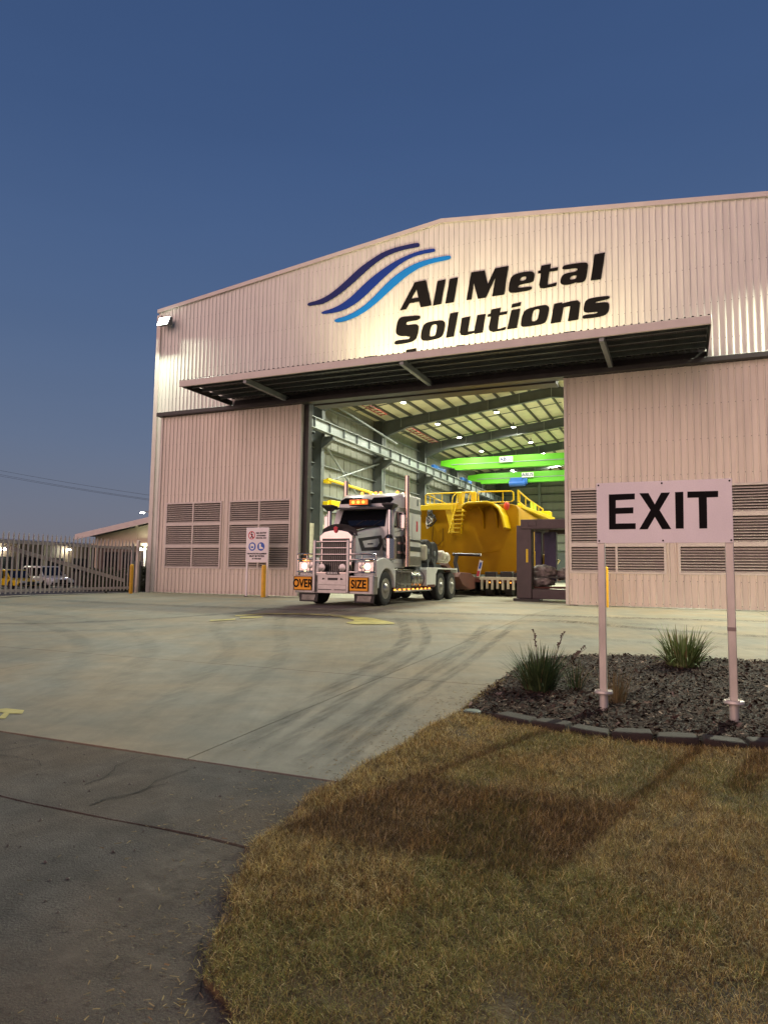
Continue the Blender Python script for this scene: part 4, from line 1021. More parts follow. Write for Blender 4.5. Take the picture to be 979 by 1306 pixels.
# ------------------------------------------------------------------ dump tray
ty = thing('dump_truck_tray', 'huge yellow mining dump tray with handrails and steps on the trailer', 'dump tray', (-9.5, 12, .8))
TY = 8.75
prof = [(-12.1, 4.32), (-7.35, 4.32), (-7.1, 4.24), (-7.02, 4.05), (-7.0, 3.0), (-6.98, 1.5), (-7.1, 1.12), (-7.5, .98), (-8.6, .95), (-9.6, .96), (-10.6, 1.0), (-12.1, 1.05)]
q = B(); q.loft([[(x, TY, z) for x, z in prof], [(x, 17.0, z + (.35 if z < 2.2 else -.3)) for x, z in prof]]); q.obj('tray_body', m_yel_shade, ty, .06)
q = B(); q.box(-12.15, -9.3, TY - .16, TY + .3, 4.10, 4.36); q.obj('top_rail', m_yellow, ty, .02)
q = B(); q.prism([(-10.62, 4.1), (-10.2, 4.1), (-10.15, 3.0), (-10.3, 2.9)], 'y', TY - .10, TY - .004); q.obj('corner_rib', m_yellow, ty, .01)
# wheel arch canopy
can = [(-9.42, 4.12), (-9.3, 4.24), (-9.1, 4.30), (-8.2, 4.32), (-7.95, 4.24), (-7.68, 4.02), (-7.5, 3.66), (-7.38, 3.12)]
inn = [(x - (.02 if i > 4 else 0) - .06 * (i > 5), z - .09 + .02 * (i > 5)) for i, (x, z) in enumerate(can)]
q = B(); q.prism(can + inn[::-1], 'y', TY - 1.25, TY + .02); cno = q.obj('canopy', m_yel_shade, ty, .015)
q = B(); q.tube([(x, TY - 1.26, z + .0) for x, z in can], .05, 8); q.obj('canopy_lip', m_yellow, cno, smooth=True)
q = B(); q.loft([[(x, TY - 1.2, z + .012), (x, TY - .02, z + .012), (x, TY - .02, z + .03), (x, TY - 1.2, z + .03)] for x, z in can]); q.obj('canopy_top', m_yellow, cno)
for x in (-8.67, -8.02):
    q = B(); q.prism([(TY - 1.1, 4.16), (TY + .01, 4.16), (TY + .01, 3.15), (TY - .12, 3.25), (TY - .40, 3.9)], 'x', x - .035, x + .035); q.obj('gusset', m_yel_shade, ty, .008)
q = B(); q.tube([(-9.0, TY - .02, 1.95), (-8.2, TY - .03, 2.05), (-7.9, TY - .02, 2.1)], .02, 6); q.obj('weld_bar', m_yel_shade, ty)
# side deck sloping down to the rear
q = B(); q.loft([[(-7.55, TY + 1.0, 4.2), (-7.05, TY + 1.0, 4.2), (-7.05, TY + 1.0, 4.36), (-7.55, TY + 1.0, 4.36)], [(-7.5, 17, 4.1), (-6.7, 17, 4.1), (-6.7, 17, 4.3), (-7.5, 17, 4.3)]]); q.obj('side_deck', m_yellow, ty, .02)
def rail(pts, r=.038, nm='handrail'):
    q = B(); q.tube(pts, r, 8); return q.obj(nm, m_yellow, ty, smooth=True)
yR = TY - .05
rail([(-11.62, yR, 4.36), (-11.66, yR, 4.5), (-11.66, yR, 4.85), (-11.55, yR, 4.93), (-9.95, yR, 4.94)])
rail([(-11.6, yR, 4.40), (-9.95, yR, 4.40)])
for x in (-11.42, -11.2, -10.8): rail([(x, yR, 4.36), (x, yR, 4.93)], .022, 'handrail_post')
rail([(-11.5, yR, 4.86), (-10.5, yR, 4.38)], .025)
rail([(-9.95, yR, 4.94), (-9.12, yR, 4.95)])
rail([(-8.95, yR, 4.40), (-8.95, yR, 4.95), (-7.35, yR, 4.93), (-7.24, yR, 4.85), (-7.24, yR, 4.5), (-7.35, yR, 4.42)])
for x in (-7.75,): rail([(x, yR, 4.36), (x, yR, 4.93)], .022, 'handrail_post')
rail([(-8.9, yR, 4.42), (-7.4, yR, 4.42)], .022)
rail([(-7.12, TY + .4, 4.45), (-7.12, TY + .4, 5.0), (-7.3, 12.3, 4.92), (-7.3, 16.5, 4.76), (-7.3, 16.5, 4.3)])
rail([(-7.12, TY + .4, 4.5), (-7.3, 12.9, 4.36), (-7.3, 16.5, 4.32)], .024)
for y, z in ((10.1, 4.98), (11.5, 4.95), (13.4, 4.88), (15.0, 4.82)): rail([(-7.25, y, 4.3), (-7.25, y, z)], .022, 'handrail_post')
q = B(); q.box(-7.30, -7.26, 12.9, 14.4, 4.42, 4.84); q.obj('mesh_panel', M('lime_panel', (.45, .60, .02), .5, 0, .1, 3), ty)
q = B(); q.box(-7.5, -6.85, 16.2, 16.9, 4.3, 4.62); q.obj('hinge_block', m_yellow, ty, .03)
q = B(); q.lathe([(.05, -.2), (.12, -.12), (.14, .0), (.12, .12), (.05, .18)], (-7.5, TY - .35, 4.2), 'z', 14); q.obj('beacon_cover', m_red, ty, smooth=True)
# steps down from the deck
for s_, x in ((-1, 0), (1, .62)):
    q = B(); q.tube([(-9.98 + x * .55, yR - .05, 4.94), (-9.98 + x * .55 - .03, yR - .15, 4.4), (-10.20 + x, yR - .75, 2.90)], .04, 6); q.obj('stair_stringer', m_yellow, ty, smooth=True)
rail([(-10.0, yR - .05, 4.95), (-10.14, yR - .25, 4.75), (-10.2, yR - .3, 4.35), (-10.15, yR - .4, 3.9)], .025)
rail([(-9.2, yR - .05, 4.95), (-9.36, yR - .15, 4.8), (-9.42, yR - .15, 4.42)], .025)
q = B(); q.box(-9.30, -9.05, yR - .1, yR + .1, 4.38, 4.94); q.obj('gate_post', m_yellow, ty, .02)
q = B(); q.box(-9.95, -9.75, yR - .1, yR + .1, 4.38, 4.94); q.obj('gate_post', m_yellow, ty, .02)
for k in range(6):
    t_ = k / 5
    x0 = -10.22 + .24 * t_ + .02; z = 2.92 + 1.05 * t_; y = yR - .78 + .5 * t_
    q = B(); q.box(x0, x0 + .60 - .12 * t_, y - .12, y + .12, z, z + .05); q.obj('stair_tread', m_yellow, ty, .006)
# hose coil hanging on the face
hc = thing('hose_bundle', 'grey and white bundle of coiled hoses hanging on the yellow tray', 'hoses', (-11.3, TY - .15, 3.5))
for k in range(13):
    r_ = random.uniform(.10, .24); cx_, cz_ = -11.32 + random.uniform(-.12, .12), 3.66 + random.uniform(-.22, .2)
    ph, e1, e2 = random.uniform(0, 6), random.uniform(.5, .95), random.uniform(.9, 1.5)
    pts = [(cx_ + r_ * e1 * math.cos(a) + .05 * math.sin(2 * a + ph), TY - .20 - .015 * k + .05 * math.sin(2 * a + ph) * r_ * 3, cz_ + r_ * e2 * math.sin(a) + .05 * math.cos(3 * a + ph)) for a in [ph + 2 * math.pi * (.55 + .4 * random.random()) * i / 22 for i in range(23)]]
    q = B(); q.tube(pts, random.uniform(.016, .032), 6); q.obj('hose', (m_grey, m_black, m_white, m_grey_d, m_alu)[k % 5], hc, smooth=True)
q = B(); q.tube([(-11.25, TY - .06, 3.3), (-11.3, TY - .05, 2.6), (-11.0, TY - .05, 2.35), (-10.75, TY - .05, 2.6), (-10.75, TY - .05, 3.2)], .013, 6); q.obj('loose_line', m_black, hc)

# ------------------------------------------------------------------ brown steel frame with bundles
fm = thing('steel_cradle', 'dark brown welded steel frame standing on blocks beside the doorway', 'steel frame', (-3.6, 4.2, 0))
for x, w in ((-5.72, .56), (-1.6, .56)):
    for y in (2.45, 5.9):
        q = B(); q.box(x, x + w, y, y + .5, .10, 2.84); q.obj('post', m_purple, fm, .02)
        q = B(); q.box(x - .12, x + w + .3, y - .08, y + .6, .004, .098); q.obj('foot_block', m_dark, fm, .01)
q = B(); q.box(-5.55, -1.0, 2.40, 2.95, 2.70, 3.06); tbm = q.obj('top_beam', m_purple, fm, .02)
q = B(); q.box(-5.28, -4.95, 2.385, 2.60, 2.80, 3.02); q.obj('lifting_lug', m_purple, tbm, .02)
q = B(); q.box(-5.55, -1.0, 5.95, 6.4, 2.70, 3.06); q.obj('top_beam', m_purple, fm, .02)
for x in (-5.5, -1.5):
    q = B(); q.box(x, x + .4, 2.96, 5.94, 2.72, 3.0); q.obj('side_beam', m_purple, fm, .02)
q = B(); q.box(-5.16, -1.6, 2.50, 2.9, .09, .46); q.obj('bottom_beam', m_purple, fm, .02)
q = B(); q.box(-5.55, -1.0, 3.0, 5.9, 3.01, 3.09); q.obj('cover_sheet', m_cream, fm, .01)
q = B(); q.box(-5.36, -5.28, 2.43, 2.447, 1.45, 1.95); q.obj('yellow_tag', m_yellow, fm)
for x, w, y in ((-5.42, .24, 4.55), (-5.05, .46, 4.5), (-4.2, .3, 4.6)):
    q = B(); q.box(x, x + w, y, y + .35, .7, 2.70); q.obj('inner_post', M('violet_primer', (.075, .06, .13), .5, .1, .2, 2), fm, .01)
q = B(); q.prism([(-5.6, 1.1), (-4.75, 1.3), (-4.55, 1.6), (-4.9, 1.72), (-5.6, 1.95)], 'y', 5.0, 5.4)
yp = q.obj('yellow_bracket', m_yellow, None, .02); tag(yp, 'yellow steel bracket lying inside the brown frame', 'bracket')
def lumpy(name, c, s, mat, seed, parent):
    bm = bmesh.new(); bmesh.ops.create_icosphere(bm, subdivisions=4, radius=1)
    for v in bm.verts:
        n = mnoise.fractal(v.co * 2.2 + Vector((seed, 0, 0)), 1, 2, 4)
        v.co = Vector((v.co.x * s[0], v.co.y * s[1], max(v.co.z, -.6) * s[2])) * (1 + .28 * n) + Vector(c)
    me = bpy.data.meshes.new(name); bm.to_mesh(me); bm.free(); me.materials.append(mat); me.shade_smooth()
    return link(name, me, parent)
m_wrapm = M('wrapped_bundle', (.20, .17, .17), .6, 0, .6, 6, col2=(.42, .36, .34))
for nm, c_, s_, sd, lb_ in (('wrapped_bundle', (-4.95, 3.5, 1.08), (.55, .4, .28), 3, 'grey wrapped bundle, upper one inside the brown steel frame'), ('wrapped_bundle', (-5.0, 3.3, .72), (.52, .4, .24), 9, 'brownish wrapped bundle, lower one inside the brown steel frame'), ('wrapped_bundle', (-3.9, 3.6, 1.0), (.5, .4, .3), 14, 'grey wrapped bundle at the right inside the brown steel frame')):
    tag(lumpy(nm, c_, s_, m_wrapm, sd, None), lb_, 'bundle', 'bundles in the steel frame')
for z in (.47, .86):
    q = B(); q.box(-5.5, -1.7, 3.05, 4.1, z, z + .07); q.obj('shelf', m_rust if z < .6 else m_dark, fm, .01)
# ------------------------------------------------------------------ EXIT sign
ex = thing('exit_sign', 'white EXIT sign on two galvanised posts in the mulch bed', 'sign', (-.15, -16.12, -.3))
YS = -16.15
q = B(); q.box(-.775, .448, YS, YS + .006, 1.338, 1.945); pn = q.obj('sign_panel', m_sign, ex, .003)
for g in ([(-0.656, 1.827), (-0.411, 1.829), (-0.412, 1.771), (-0.591, 1.767), (-0.592, 1.69), (-0.427, 1.692), (-0.428, 1.633), (-0.593, 1.63), (-0.594, 1.534), (-0.408, 1.534), (-0.409, 1.477), (-0.658, 1.475)], [(-0.369, 1.83), (-0.286, 1.829), (-0.229, 1.716), (-0.17, 1.828), (-0.09, 1.828), (-0.187, 1.659), (-0.087, 1.473), (-0.168, 1.472), (-0.231, 1.593), (-0.299, 1.473), (-0.376, 1.473), (-0.269, 1.661)], [(-0.045, 1.83), (0.028, 1.831), (0.024, 1.476), (-0.046, 1.476)], [(0.064, 1.831), (0.33, 1.829), (0.328, 1.771), (0.231, 1.77), (0.228, 1.475), (0.16, 1.474), (0.161, 1.771), (0.063, 1.771)]):
    q = B(); q.plate(g, None, YS - .0025, YS - .0003); q.obj('letter', m_text, pn)
for x in (-.755, -.163, .428):
    for z in (1.362, 1.922):
        q = B(); q.lathe([(.0085, 0), (.0085, -.005), (.004, -.007)], (x, YS, z), 'y', 10); q.obj('bolt', m_text, pn)
for x in (-.738, .412):
    q = B(); q.box(x - .035, x + .035, YS + .012, YS + .082, -.12, 1.93); po = q.obj('post', m_post, ex, .006)
    q = B(); q.lathe([(.085, -.145), (.09, -.135), (.085, -.115), (.05, -.112)], (x, YS + .047, 0), 'z', 24); q.obj('flange', m_post, po, smooth=True, angle=40)
    q = B(); q.lathe([(.041, -.36), (.041, -.14)], (x, YS + .047, 0), 'z', 18); q.obj('ground_sleeve', m_post, po, smooth=True, angle=40)
    for a in (.5, 2.1, 3.7, 5.3):
        q = B(); q.lathe([(.010, -.118), (.010, -.102)], (x + .068 * math.cos(a), YS + .047 + .068 * math.sin(a), 0), 'z', 6); q.obj('flange_bolt', m_post, po)
q = B(); q.box(.376, .448, YS + .006, YS + .088, .52, .555); q.obj('tape_band', M('tape_grey', (.30, .24, .21), .6, 0, .1, 4), po)

# ------------------------------------------------------------------ safety sign and bollards
ss = thing('safety_sign', 'white no entry and protective equipment sign on two thin posts', 'sign', (-15.15, -.8, 0))
Y0 = -.86
q = B(); q.box(-15.62, -14.60, Y0, Y0 + .02, 1.33, 2.68); sp = q.obj('sign_panel', m_sign, ss, .004)
def disc(x, z, r, mat, y0, nm, par, rin=None):
    q = B(); pts = [(x + r * math.cos(2 * math.pi * k / 36), z + r * math.sin(2 * math.pi * k / 36)) for k in range(36)]
    hole = [(x + rin * math.cos(-2 * math.pi * k / 36), z + rin * math.sin(-2 * math.pi * k / 36)) for k in range(36)] if rin else None
    q.plate(pts, hole, y0 - .003, y0); return q.obj(nm, mat, par)
disc(-15.37, 2.38, .16, m_signred, Y0 - .0005, 'prohibition_ring', sp, .128)
q = B(); q.plate([(-15.485, 2.47), (-15.465, 2.49), (-15.255, 2.29), (-15.275, 2.27)], None, Y0 - .005, Y0 - .0006); q.obj('prohibition_bar', m_signred, sp)
q = B(); q.plate([(-15.43, 2.28), (-15.38, 2.36), (-15.40, 2.42), (-15.36, 2.46), (-15.31, 2.41), (-15.34, 2.35), (-15.29, 2.27), (-15.33, 2.27), (-15.365, 2.33), (-15.39, 2.27)], None, Y0 - .0035, Y0 - .0004); q.obj('walker_symbol', m_text, sp)
disc(-15.37, 2.49, .027, m_text, Y0 - .0004, 'walker_head', sp)
for x, nm in ((-15.33, 'goggles'), (-14.93, 'boot')):
    d = disc(x, 1.94, .165, m_signblue, Y0 - .0005, 'mandatory_disc', sp)
    if nm == 'goggles':
        q = B(); q.plate([(x - .10, 1.90), (x - .10, 1.99), (x - .06, 2.05), (x + .06, 2.05), (x + .10, 1.99), (x + .10, 1.90), (x + .05, 1.83), (x - .05, 1.83)], [(x - .05, 1.88), (x + .05, 1.88), (x + .06, 1.95), (x - .06, 1.95)], Y0 - .007, Y0 - .0037)
    else: q = B(); q.plate([(x - .08, 1.85), (x - .08, 2.05), (x - .0, 2.05), (x + .0, 1.94), (x + .10, 1.90), (x + .10, 1.85)], None, Y0 - .007, Y0 - .0037)
    q.obj(nm + '_symbol', m_white, d)
for tx, sz, z, x in (('NO ENTRY', .105, 2.46, -14.93), ('AUTHORISED', .075, 2.36, -14.93), ('PERSONNEL ONLY', .062, 2.27, -14.93), ('THIS PROTECTIVE EQUIPMENT', .072, 1.66, -15.11), ('MUST BE WORN', .10, 1.565, -15.11), ('IN THIS AREA', .075, 1.465, -15.11)):
    text(tx, sz, (x, Y0 - .004, z), m_text, sp, .003, .92)
for x in (-15.575, -14.645):
    q = B(); q.box(x - .04, x + .04, Y0 + .022, Y0 + .07, .0, 2.66); q.obj('post', m_sign, ss, .004)
    q = B(); q.box(x - .07, x + .07, Y0 - .02, Y0 + .11, .0, .02); q.obj('foot', m_dark, ss)
def bollard(x, y, h, label, r=.085):
    q = B(); q.lathe([(r, 0.0), (r, h - .04), (r * .85, h - .01), (r * .4, h + .01)], (x, y, .002), 'z', 20)
    o = q.obj('bollard', m_bollard, None, smooth=True, angle=40); tag(o, label, 'bollard', 'yellow bollards by the doors')
bollard(-14.62, -1.08, 1.22, 'yellow bollard in front of the right post of the safety sign')
bollard(-20.75, -1.5, 1.19, 'yellow bollard at the end of the palisade gate', .075)
bollard(-2.205, -.5, 1.27, 'yellow bollard half hidden behind the left post of the EXIT sign', .06)

# ------------------------------------------------------------------ palisade gate along X = -21.25
gt = thing('palisade_gate', 'long pale palisade sliding gate with pointed pickets', 'gate', (-21.25, -5, 0))
GX = -21.72
def gx(y): return GX - .09 * y            # the gate track is not quite square to the workshop
pk = None; y = -.55
while y > -12.5:
    if pk is None:
        X0 = gx(y)
        q = B(); q.loft([[(X0 + a, y + b_, z) for a, b_ in ((.0, -.033), (.012, -.033), (.022, 0), (.012, .033), (0, .033), (.008, 0))] for z in (.10, 2.12)] + [[(X0 + .01 + a * .1, y + b_ * .15, 2.24) for a, b_ in ((.0, -.033), (.012, -.033), (.022, 0), (.012, .033), (0, .033), (.008, 0))]])
        pk = q.obj('picket', m_picket, gt); y0 = y
    else: copy_part(pk, gt, (-.09 * (y - y0), y - y0, random.uniform(-.006, .006)))
    y -= .213
for z in (.16, 1.84):
    q = B(); q.loft([[(gx(yy) + a, yy, zz) for a, zz in ((-.075, z), (-.012, z), (-.012, z + .10), (-.075, z + .10))] for yy in (-12.6, -.4)]); q.obj('rail', m_picket, gt)
q = B(); q.loft([[(gx(yy) - .10, yy, zz), (gx(yy) - .080, yy, zz), (gx(yy) - .080, yy, zz + .14), (gx(yy) - .10, yy, zz + .14)] for yy, zz in ((-6.75, 1.60), (-.9, .45))]); q.obj('gate_brace', m_picket, gt)
q = B(); q.box(gx(-.47) - .08, gx(-.47) - .005, -.52, -.42, 0.08, 2.1); q.obj('end_stile', m_picket, gt)
for y in (-2.0, -7.5, -11):
    q = B(); q.lathe([(.06, -.02), (.07, 0), (.06, .02)], (gx(y) - .045, y, .072), 'x', 14); q.obj('roller', m_dark, gt)
q = B(); q.loft([[(gx(yy) + a, yy, zz) for a, zz in ((-.07, .001), (-.02, .001), (-.02, .014), (-.07, .014))] for yy in (-8.8, -.2)]); structure(q.obj('gate_track', m_dark))
gp = B(); gp.box(-21.78, -21.55, -.32, -.1, 0, 1.35); o = gp.obj('gate_motor', m_grey_d, None, .02); tag(o, 'grey gate motor box at the workshop corner', 'gate motor')
gs = thing('gate_post', 'slim pale post at the workshop end of the gate', 'post', (-21.45, -.42, 0))
q = B(); q.box(-21.55, -21.43, -.46, -.34, 0, 2.2); q.obj('pole', m_post, gs, .01)
q = B(); q.lathe([(.07, 2.2), (.07, 2.24), (.02, 2.26)], (-21.49, -.40, 0), 'z', 12); q.obj('cap', m_post, gs)
wcs = thing('traffic_cone', 'small dark roller guide block beside the gate bollard', 'gate guide', (-20.9, -.75, 0))
wcs.name = 'gate_guide'
q = B(); q.box(-20.99, -20.76, -.85, -.68, .0, .2); q.obj('guide_block', m_dark, wcs, .02)
for x in (-20.93, -20.82):
    q = B(); q.lathe([(.04, .2), (.05, .24), (.04, .42), (.02, .44)], (x, -.76, 0), 'z', 10); q.obj('guide_roller', m_rust, wcs)

# ------------------------------------------------------------------ yard beyond the gate
m_brick = M('brown_cladding', (.115, .08, .062), .7, 0, .2, 1.2)
m_cwall = M('cream_wall', (.55, .47, .34), .6, 0, .08, 1)
m_win = M('night_window', (.015, .016, .018), .1, 0, .2, 2)
ZY = -.65
ob = thing('office_building', 'low cream building with a pale gable fascia beyond the gate', 'building', (-36, 18, ZY))
def gab(x): return 3.62 + .166 * (x + 43.2) if x < -33 else 3.62 + .166 * 10.2 - .166 * (x + 33)
q = B(); q.loft([[(x, 15.9, gab(x) - .42), (x, 15.9, gab(x)), (x, 15.96, gab(x)), (x, 15.96, gab(x) - .42)] for x in (-43.2, -33)]); q.obj('fascia', m_trim, ob)
q = B(); q.loft([[(x, 15.97, gab(x) - .10), (x, 15.97, gab(x) - .02), (x, 30, gab(x) - .02), (x, 30, gab(x) - .10)] for x in (-43.2, -33)]); q.obj('roof', m_rooft, ob)
q = B(); q.plate([(-42.2, 2.95), (-24, 2.95), (-33, gab(-33) - .3), (-42.2, gab(-42.2) - .3)], None, 17.0, 17.2); q.obj('gable_wall', m_cwall, ob)
q = B(); q.box(-42.2, -24, 17.21, 29, ZY, 2.9); q.obj('wall', m_brick, ob)
q = B(); q.box(-42.3, -24, 16.7, 17.0, 2.72, 2.95); q.obj('beam', m_cwall, ob)
q = B(); q.box(-38.2, -37.9, 16.98, 17.0, 2.95, 4.3); q.obj('wall_rib', m_cwall, ob)
for k in range(6):
    x = -41.5 + 1.9 * k
    q = B(); q.box(x, x + 1.5, 17.16, 17.205, .6, 2.3); w_ = q.obj('window', m_win, ob)
    q = B(); q.box(x - .06, x + 1.56, 17.14, 17.2, .52, .6); q.obj('sill', m_trim, w_)
for x in (-41.9, -37.0, -34.4): 
    q = B(); q.box(x, x + .16, 16.75, 16.9, ZY, 2.72); q.obj('verandah_post', m_white if x > -40 else m_cwall, ob)
sd = thing('long_shed', 'long low brown shed along the far side of the yard', 'shed', (-53, 22, ZY))
q = B(); q.box(-60, -52, 2, 46, ZY, 3.05); q.obj('wall', m_brick, sd)
q = B(); q.prism([(-61, 3.0), (-51.2, 3.05), (-51.2, 3.3), (-61, 3.8)], 'y', 1.5, 47); q.obj('roof', m_rooft, sd)
for k in range(12):
    y = 5 + 2.6 * k
    q = B(); q.box(-51.99, -51.93, y, y + .12, ZY, 3.0); q.obj('wall_batten', m_cwall, sd)
    q = B(); q.box(-51.985, -51.96, y + .5, y + 2.2, .7, 1.9); q.obj('window', m_win, sd)
def wall_lamp(loc, label, power):
    t = thing('wall_lamp', label, 'lamp', loc, 'lamps around the yard')
    q = B(); q.box(loc[0] - .10, loc[0] + .02, loc[1] - .12, loc[1] + .12, loc[2] + .05, loc[2] + .14); q.obj('hood', m_grey_d, t)
    q = B(); q.lathe([(.05, -.10), (.14, -.05), (.15, .0), (.10, .045)], loc, 'z', 14); q.obj('globe', m_floodlens, t)
    lamp('POINT', 'lamp_light', (loc[0] + .25, loc[1] - .25, loc[2] - .15), power, (.95, 1.0, .75), t, shadow_soft_size=.12)
wall_lamp((-51.75, 16.5, 2.52), 'bright wall lamp on the long brown shed, the one nearer the picture edge', 130)
wall_lamp((-51.75, 23.1, 2.69), 'bright wall lamp on the long brown shed above the white wagon', 130)
wall_lamp((-37.15, 16.55, 2.5), 'bright lamp under the cream building roof beside the workshop corner', 90)
def car(name, label, cat, loc, rz, paint, L, Wd, H, kind):
    """loc: centre on the ground; the bonnet faces +X before turning"""
    t = thing(name, label, cat, (0, 0, 0)); ORG[t.name] = Vector((0, 0, 0))
    h = L / 2; bl = H * .52
    if kind == 'wagon': cabp = [(-h * .97, bl), (-h * .90, H * .95), (-h * .8, H), (h * .12, H * .985), (h * .42, bl + .02)]
    else: cabp = [(-h * .18, bl), (-h * .12, H * .97), (-h * .02, H), (h * .2, H * .985), (h * .48, bl + .02)]
    body = [(-h, .42), (-h, bl * .9), (-h * .97, bl), (h * .45, bl), (h * .9, bl * .86), (h, bl * .72), (h, .36), (h * .9, .30), (-h * .92, .30)]
    w = Wd / 2
    q = B(); q.prism(body, 'z', -w, w); q.v = [(x, -z_, y_) for x, y_, z_ in q.v]; bd = q.obj('body', paint, t, .06)
    q = B(); q.prism(cabp, 'z', -w * .86, w * .86); q.v = [(x, -z_, y_ - .002) for x, y_, z_ in q.v]; cb = q.obj('cabin', paint, t, .06)
    for s in (-1, 1):
        xs = np.linspace(cabp[1][0] + .1, cabp[-1][0] - .25, 4 if kind == 'wagon' else 3)
        for a, b_ in zip(xs[:-1], xs[1:]):
            q = B(); yw = sorted((s * w * .865, s * (w * .865 + .012)))
            sl = .22 if b_ == xs[-1] else 0
            q.prism([(a + .05, bl + .05), (a + .05, H * .91), (b_ - .05 - sl, H * .91), (b_ - .03, bl + .05)], 'z', *yw); q.v = [(x, z_, y_) for x, y_, z_ in q.v]; q.obj('window', m_glass, t)
        for x in (-h * .60, h * .60):
            q = B(); q.lathe([(.2, -.11), (.33, -.12), (.36, -.07), (.36, .07), (.33, .12), (.2, .11)], (x, s * (w - .10), .36), 'y', 20); wh = q.obj('wheel', m_rubber, t, smooth=True, angle=30)
            q = B(); q.lathe([(.21, s * .09), (.1, s * .10), (.05, s * .12)], (x, s * (w - .10), .36), 'y', 14); q.obj('rim', m_alu, wh)
        q = B(); q.box(h * .965, h * 1.005, s * w * .62 - .18, s * w * .62 + .18, bl * .66, bl * .84); q.obj('headlight', m_white, t, .02)
        q = B(); q.box(h * .35, h * .40, s * (w + .02) - .1, s * (w + .02) + .1, bl + .02, bl + .2); q.obj('wing_mirror', paint, t, .02)
    q = B(); q.loft([[(x + o, yy, z) for yy, z in ((-w * .78, z), (w * .78, z))][::1] + [] for o, x, z in ()]) if 0 else None
    a, b_ = cabp[-2], cabp[-1]
    q = B(); dx, dz = (b_[0] - a[0]), (b_[1] - a[1])
    def pt(t_, yy, o): return (a[0] + dx * t_ + o, yy, a[1] + dz * t_ + o * .6)
    q.loft([[pt(.1, -w * .76, o), pt(.1, w * .76, o), pt(.92, w * .80, o), pt(.92, -w * .80, o)] for o in (-.02, .015)]); q.obj('windscreen', m_glass, t)
    q = B(); q.box(h * .985, h * 1.012, -w * .45, w * .45, bl * .55, bl * .80); q.obj('grille', m_black, t)
    q = B(); q.box(h * .96, h * 1.03, -w * .95, w * .95, .36, .52); q.obj('bumper', m_black, t, .03)
    if kind == 'tray':
        for s in (-1, 1):
            q = B(); yw = sorted((s * w * .9, s * w * .98)); q.box(-h, -h * .2, yw[0], yw[1], bl, bl + .18); q.obj('tray_side', paint, t, .01)
        q = B(); q.tube([(-h * .24, -w * .8, bl), (-h * .24, -w * .8, H + .02), (-h * .24, w * .8, H + .02), (-h * .24, w * .8, bl)], .03, 6); q.obj('rack', m_black, t)
    t.location = loc; t.rotation_euler = (0, 0, rz)
    return t
car('station_wagon', 'white four wheel drive wagon parked beyond the gate', 'car', (-46.8, 16.6, ZY), R(-12), m_white, 4.9, 1.9, 1.80, 'wagon')
car('utility_truck', 'yellow utility truck parked beside the white wagon behind the gate', 'ute', (-46.7, 13.4, ZY), R(-10), m_yellow, 5.2, 1.85, 1.5, 'tray')
car('dark_car', 'dark four wheel drive parked to the right of the white wagon', 'car', (-43.4, 19.5, ZY), R(-60), m_black, 4.8, 1.9, 1.78, 'wagon')
# leafy hedge in front of the office
def leaf_mass(name, spots, n, size, cols, label, cat):
    vs, fs, cl = [], [], []
    for _ in range(n):
        c_, r_ = random.choice(spots)
        while True:
            d = Vector((random.uniform(-1, 1), random.uniform(-1, 1), random.uniform(-1, 1)))
            if .35 < d.length < 1: break
        p = Vector(c_) + Vector((d.x * r_[0], d.y * r_[1], d.z * r_[2]))
        a = Vector((random.gauss(0, 1), random.gauss(0, 1), random.gauss(0, .6))).normalized(); b_ = a.orthogonal().normalized()
        s = size * random.uniform(.6, 1.3); k = len(vs)
        vs += [p - a * s, p + b_ * s * .4, p + a * s, p - b_ * s * .4]; fs.append((k, k + 1, k + 2, k + 3))
    me = bpy.data.meshes.new(name); me.from_pydata([tuple(v) for v in vs], [], fs); me.materials.append(cols)
    return me
m_hedge = M('dark_foliage', (.035, .05, .022), .6, 0, .4, 2)
hg = thing('hedge', 'dark leafy shrubs growing in front of the cream building', 'shrubs', (-36.5, 15.4, ZY))
for k, x in enumerate((-40.6, -39.0, -37.4, -35.6, -33.8)):
    me = leaf_mass('foliage', [((x, 15.3, .1 + .1 * (k % 2)), (1.0, .6, .95))], 700, .16, m_hedge, '', ''); link('foliage', me, hg)
    q = B(); q.tube([(x, 15.3, ZY), (x + .1, 15.3, .4)], [.06, .03], 6); q.obj('stem', m_dark, hg)

# power lines and a street light
pw = thing('power_lines', 'thin dark power lines crossing the dusk sky', 'power lines', (-60, 30, 0))
for a, b_, sg in (((-85, 30, 14.6), (-38, 30, 6.9), .4), ((-85, 30, 14.2), (-38, 30, 6.6), .5), ((-85, 30, 13.9), (-38, 30, 6.45), .4)):
    a, b_ = Vector(a), Vector(b_)
    pts = [a.lerp(b_, t / 20) - Vector((0, 0, sg * 4 * (t / 20) * (1 - t / 20))) for t in range(21)]
    q = B(); q.tube(pts, .013, 5); q.obj('wire', m_black, pw)
for x, z in ((-85, 14.9), (-38, 7.2)):
    q = B(); q.tube([(x, 30, ZY), (x, 30, z)], .14, 8); q.obj('pole', m_dark, pw)
    q = B(); q.box(x - .08, x + .08, 29.0, 31.0, z - .5, z - .36); q.obj('crossarm', m_dark, pw)
sl_ = thing('street_lamp', 'distant street lamp just beside the workshop corner', 'street lamp', (-49.0, 30, ZY))
q = B(); q.tube([(-48.6, 30, ZY), (-48.6, 30, 6.5), (-49.0, 30, 6.72), (-49.5, 30, 6.70)], .06, 6); q.obj('pole', m_grey, sl_)
q = B(); q.box(-49.9, -49.45, 29.9, 30.1, 6.58, 6.70); q.obj('head', m_floodlens, sl_, .02)

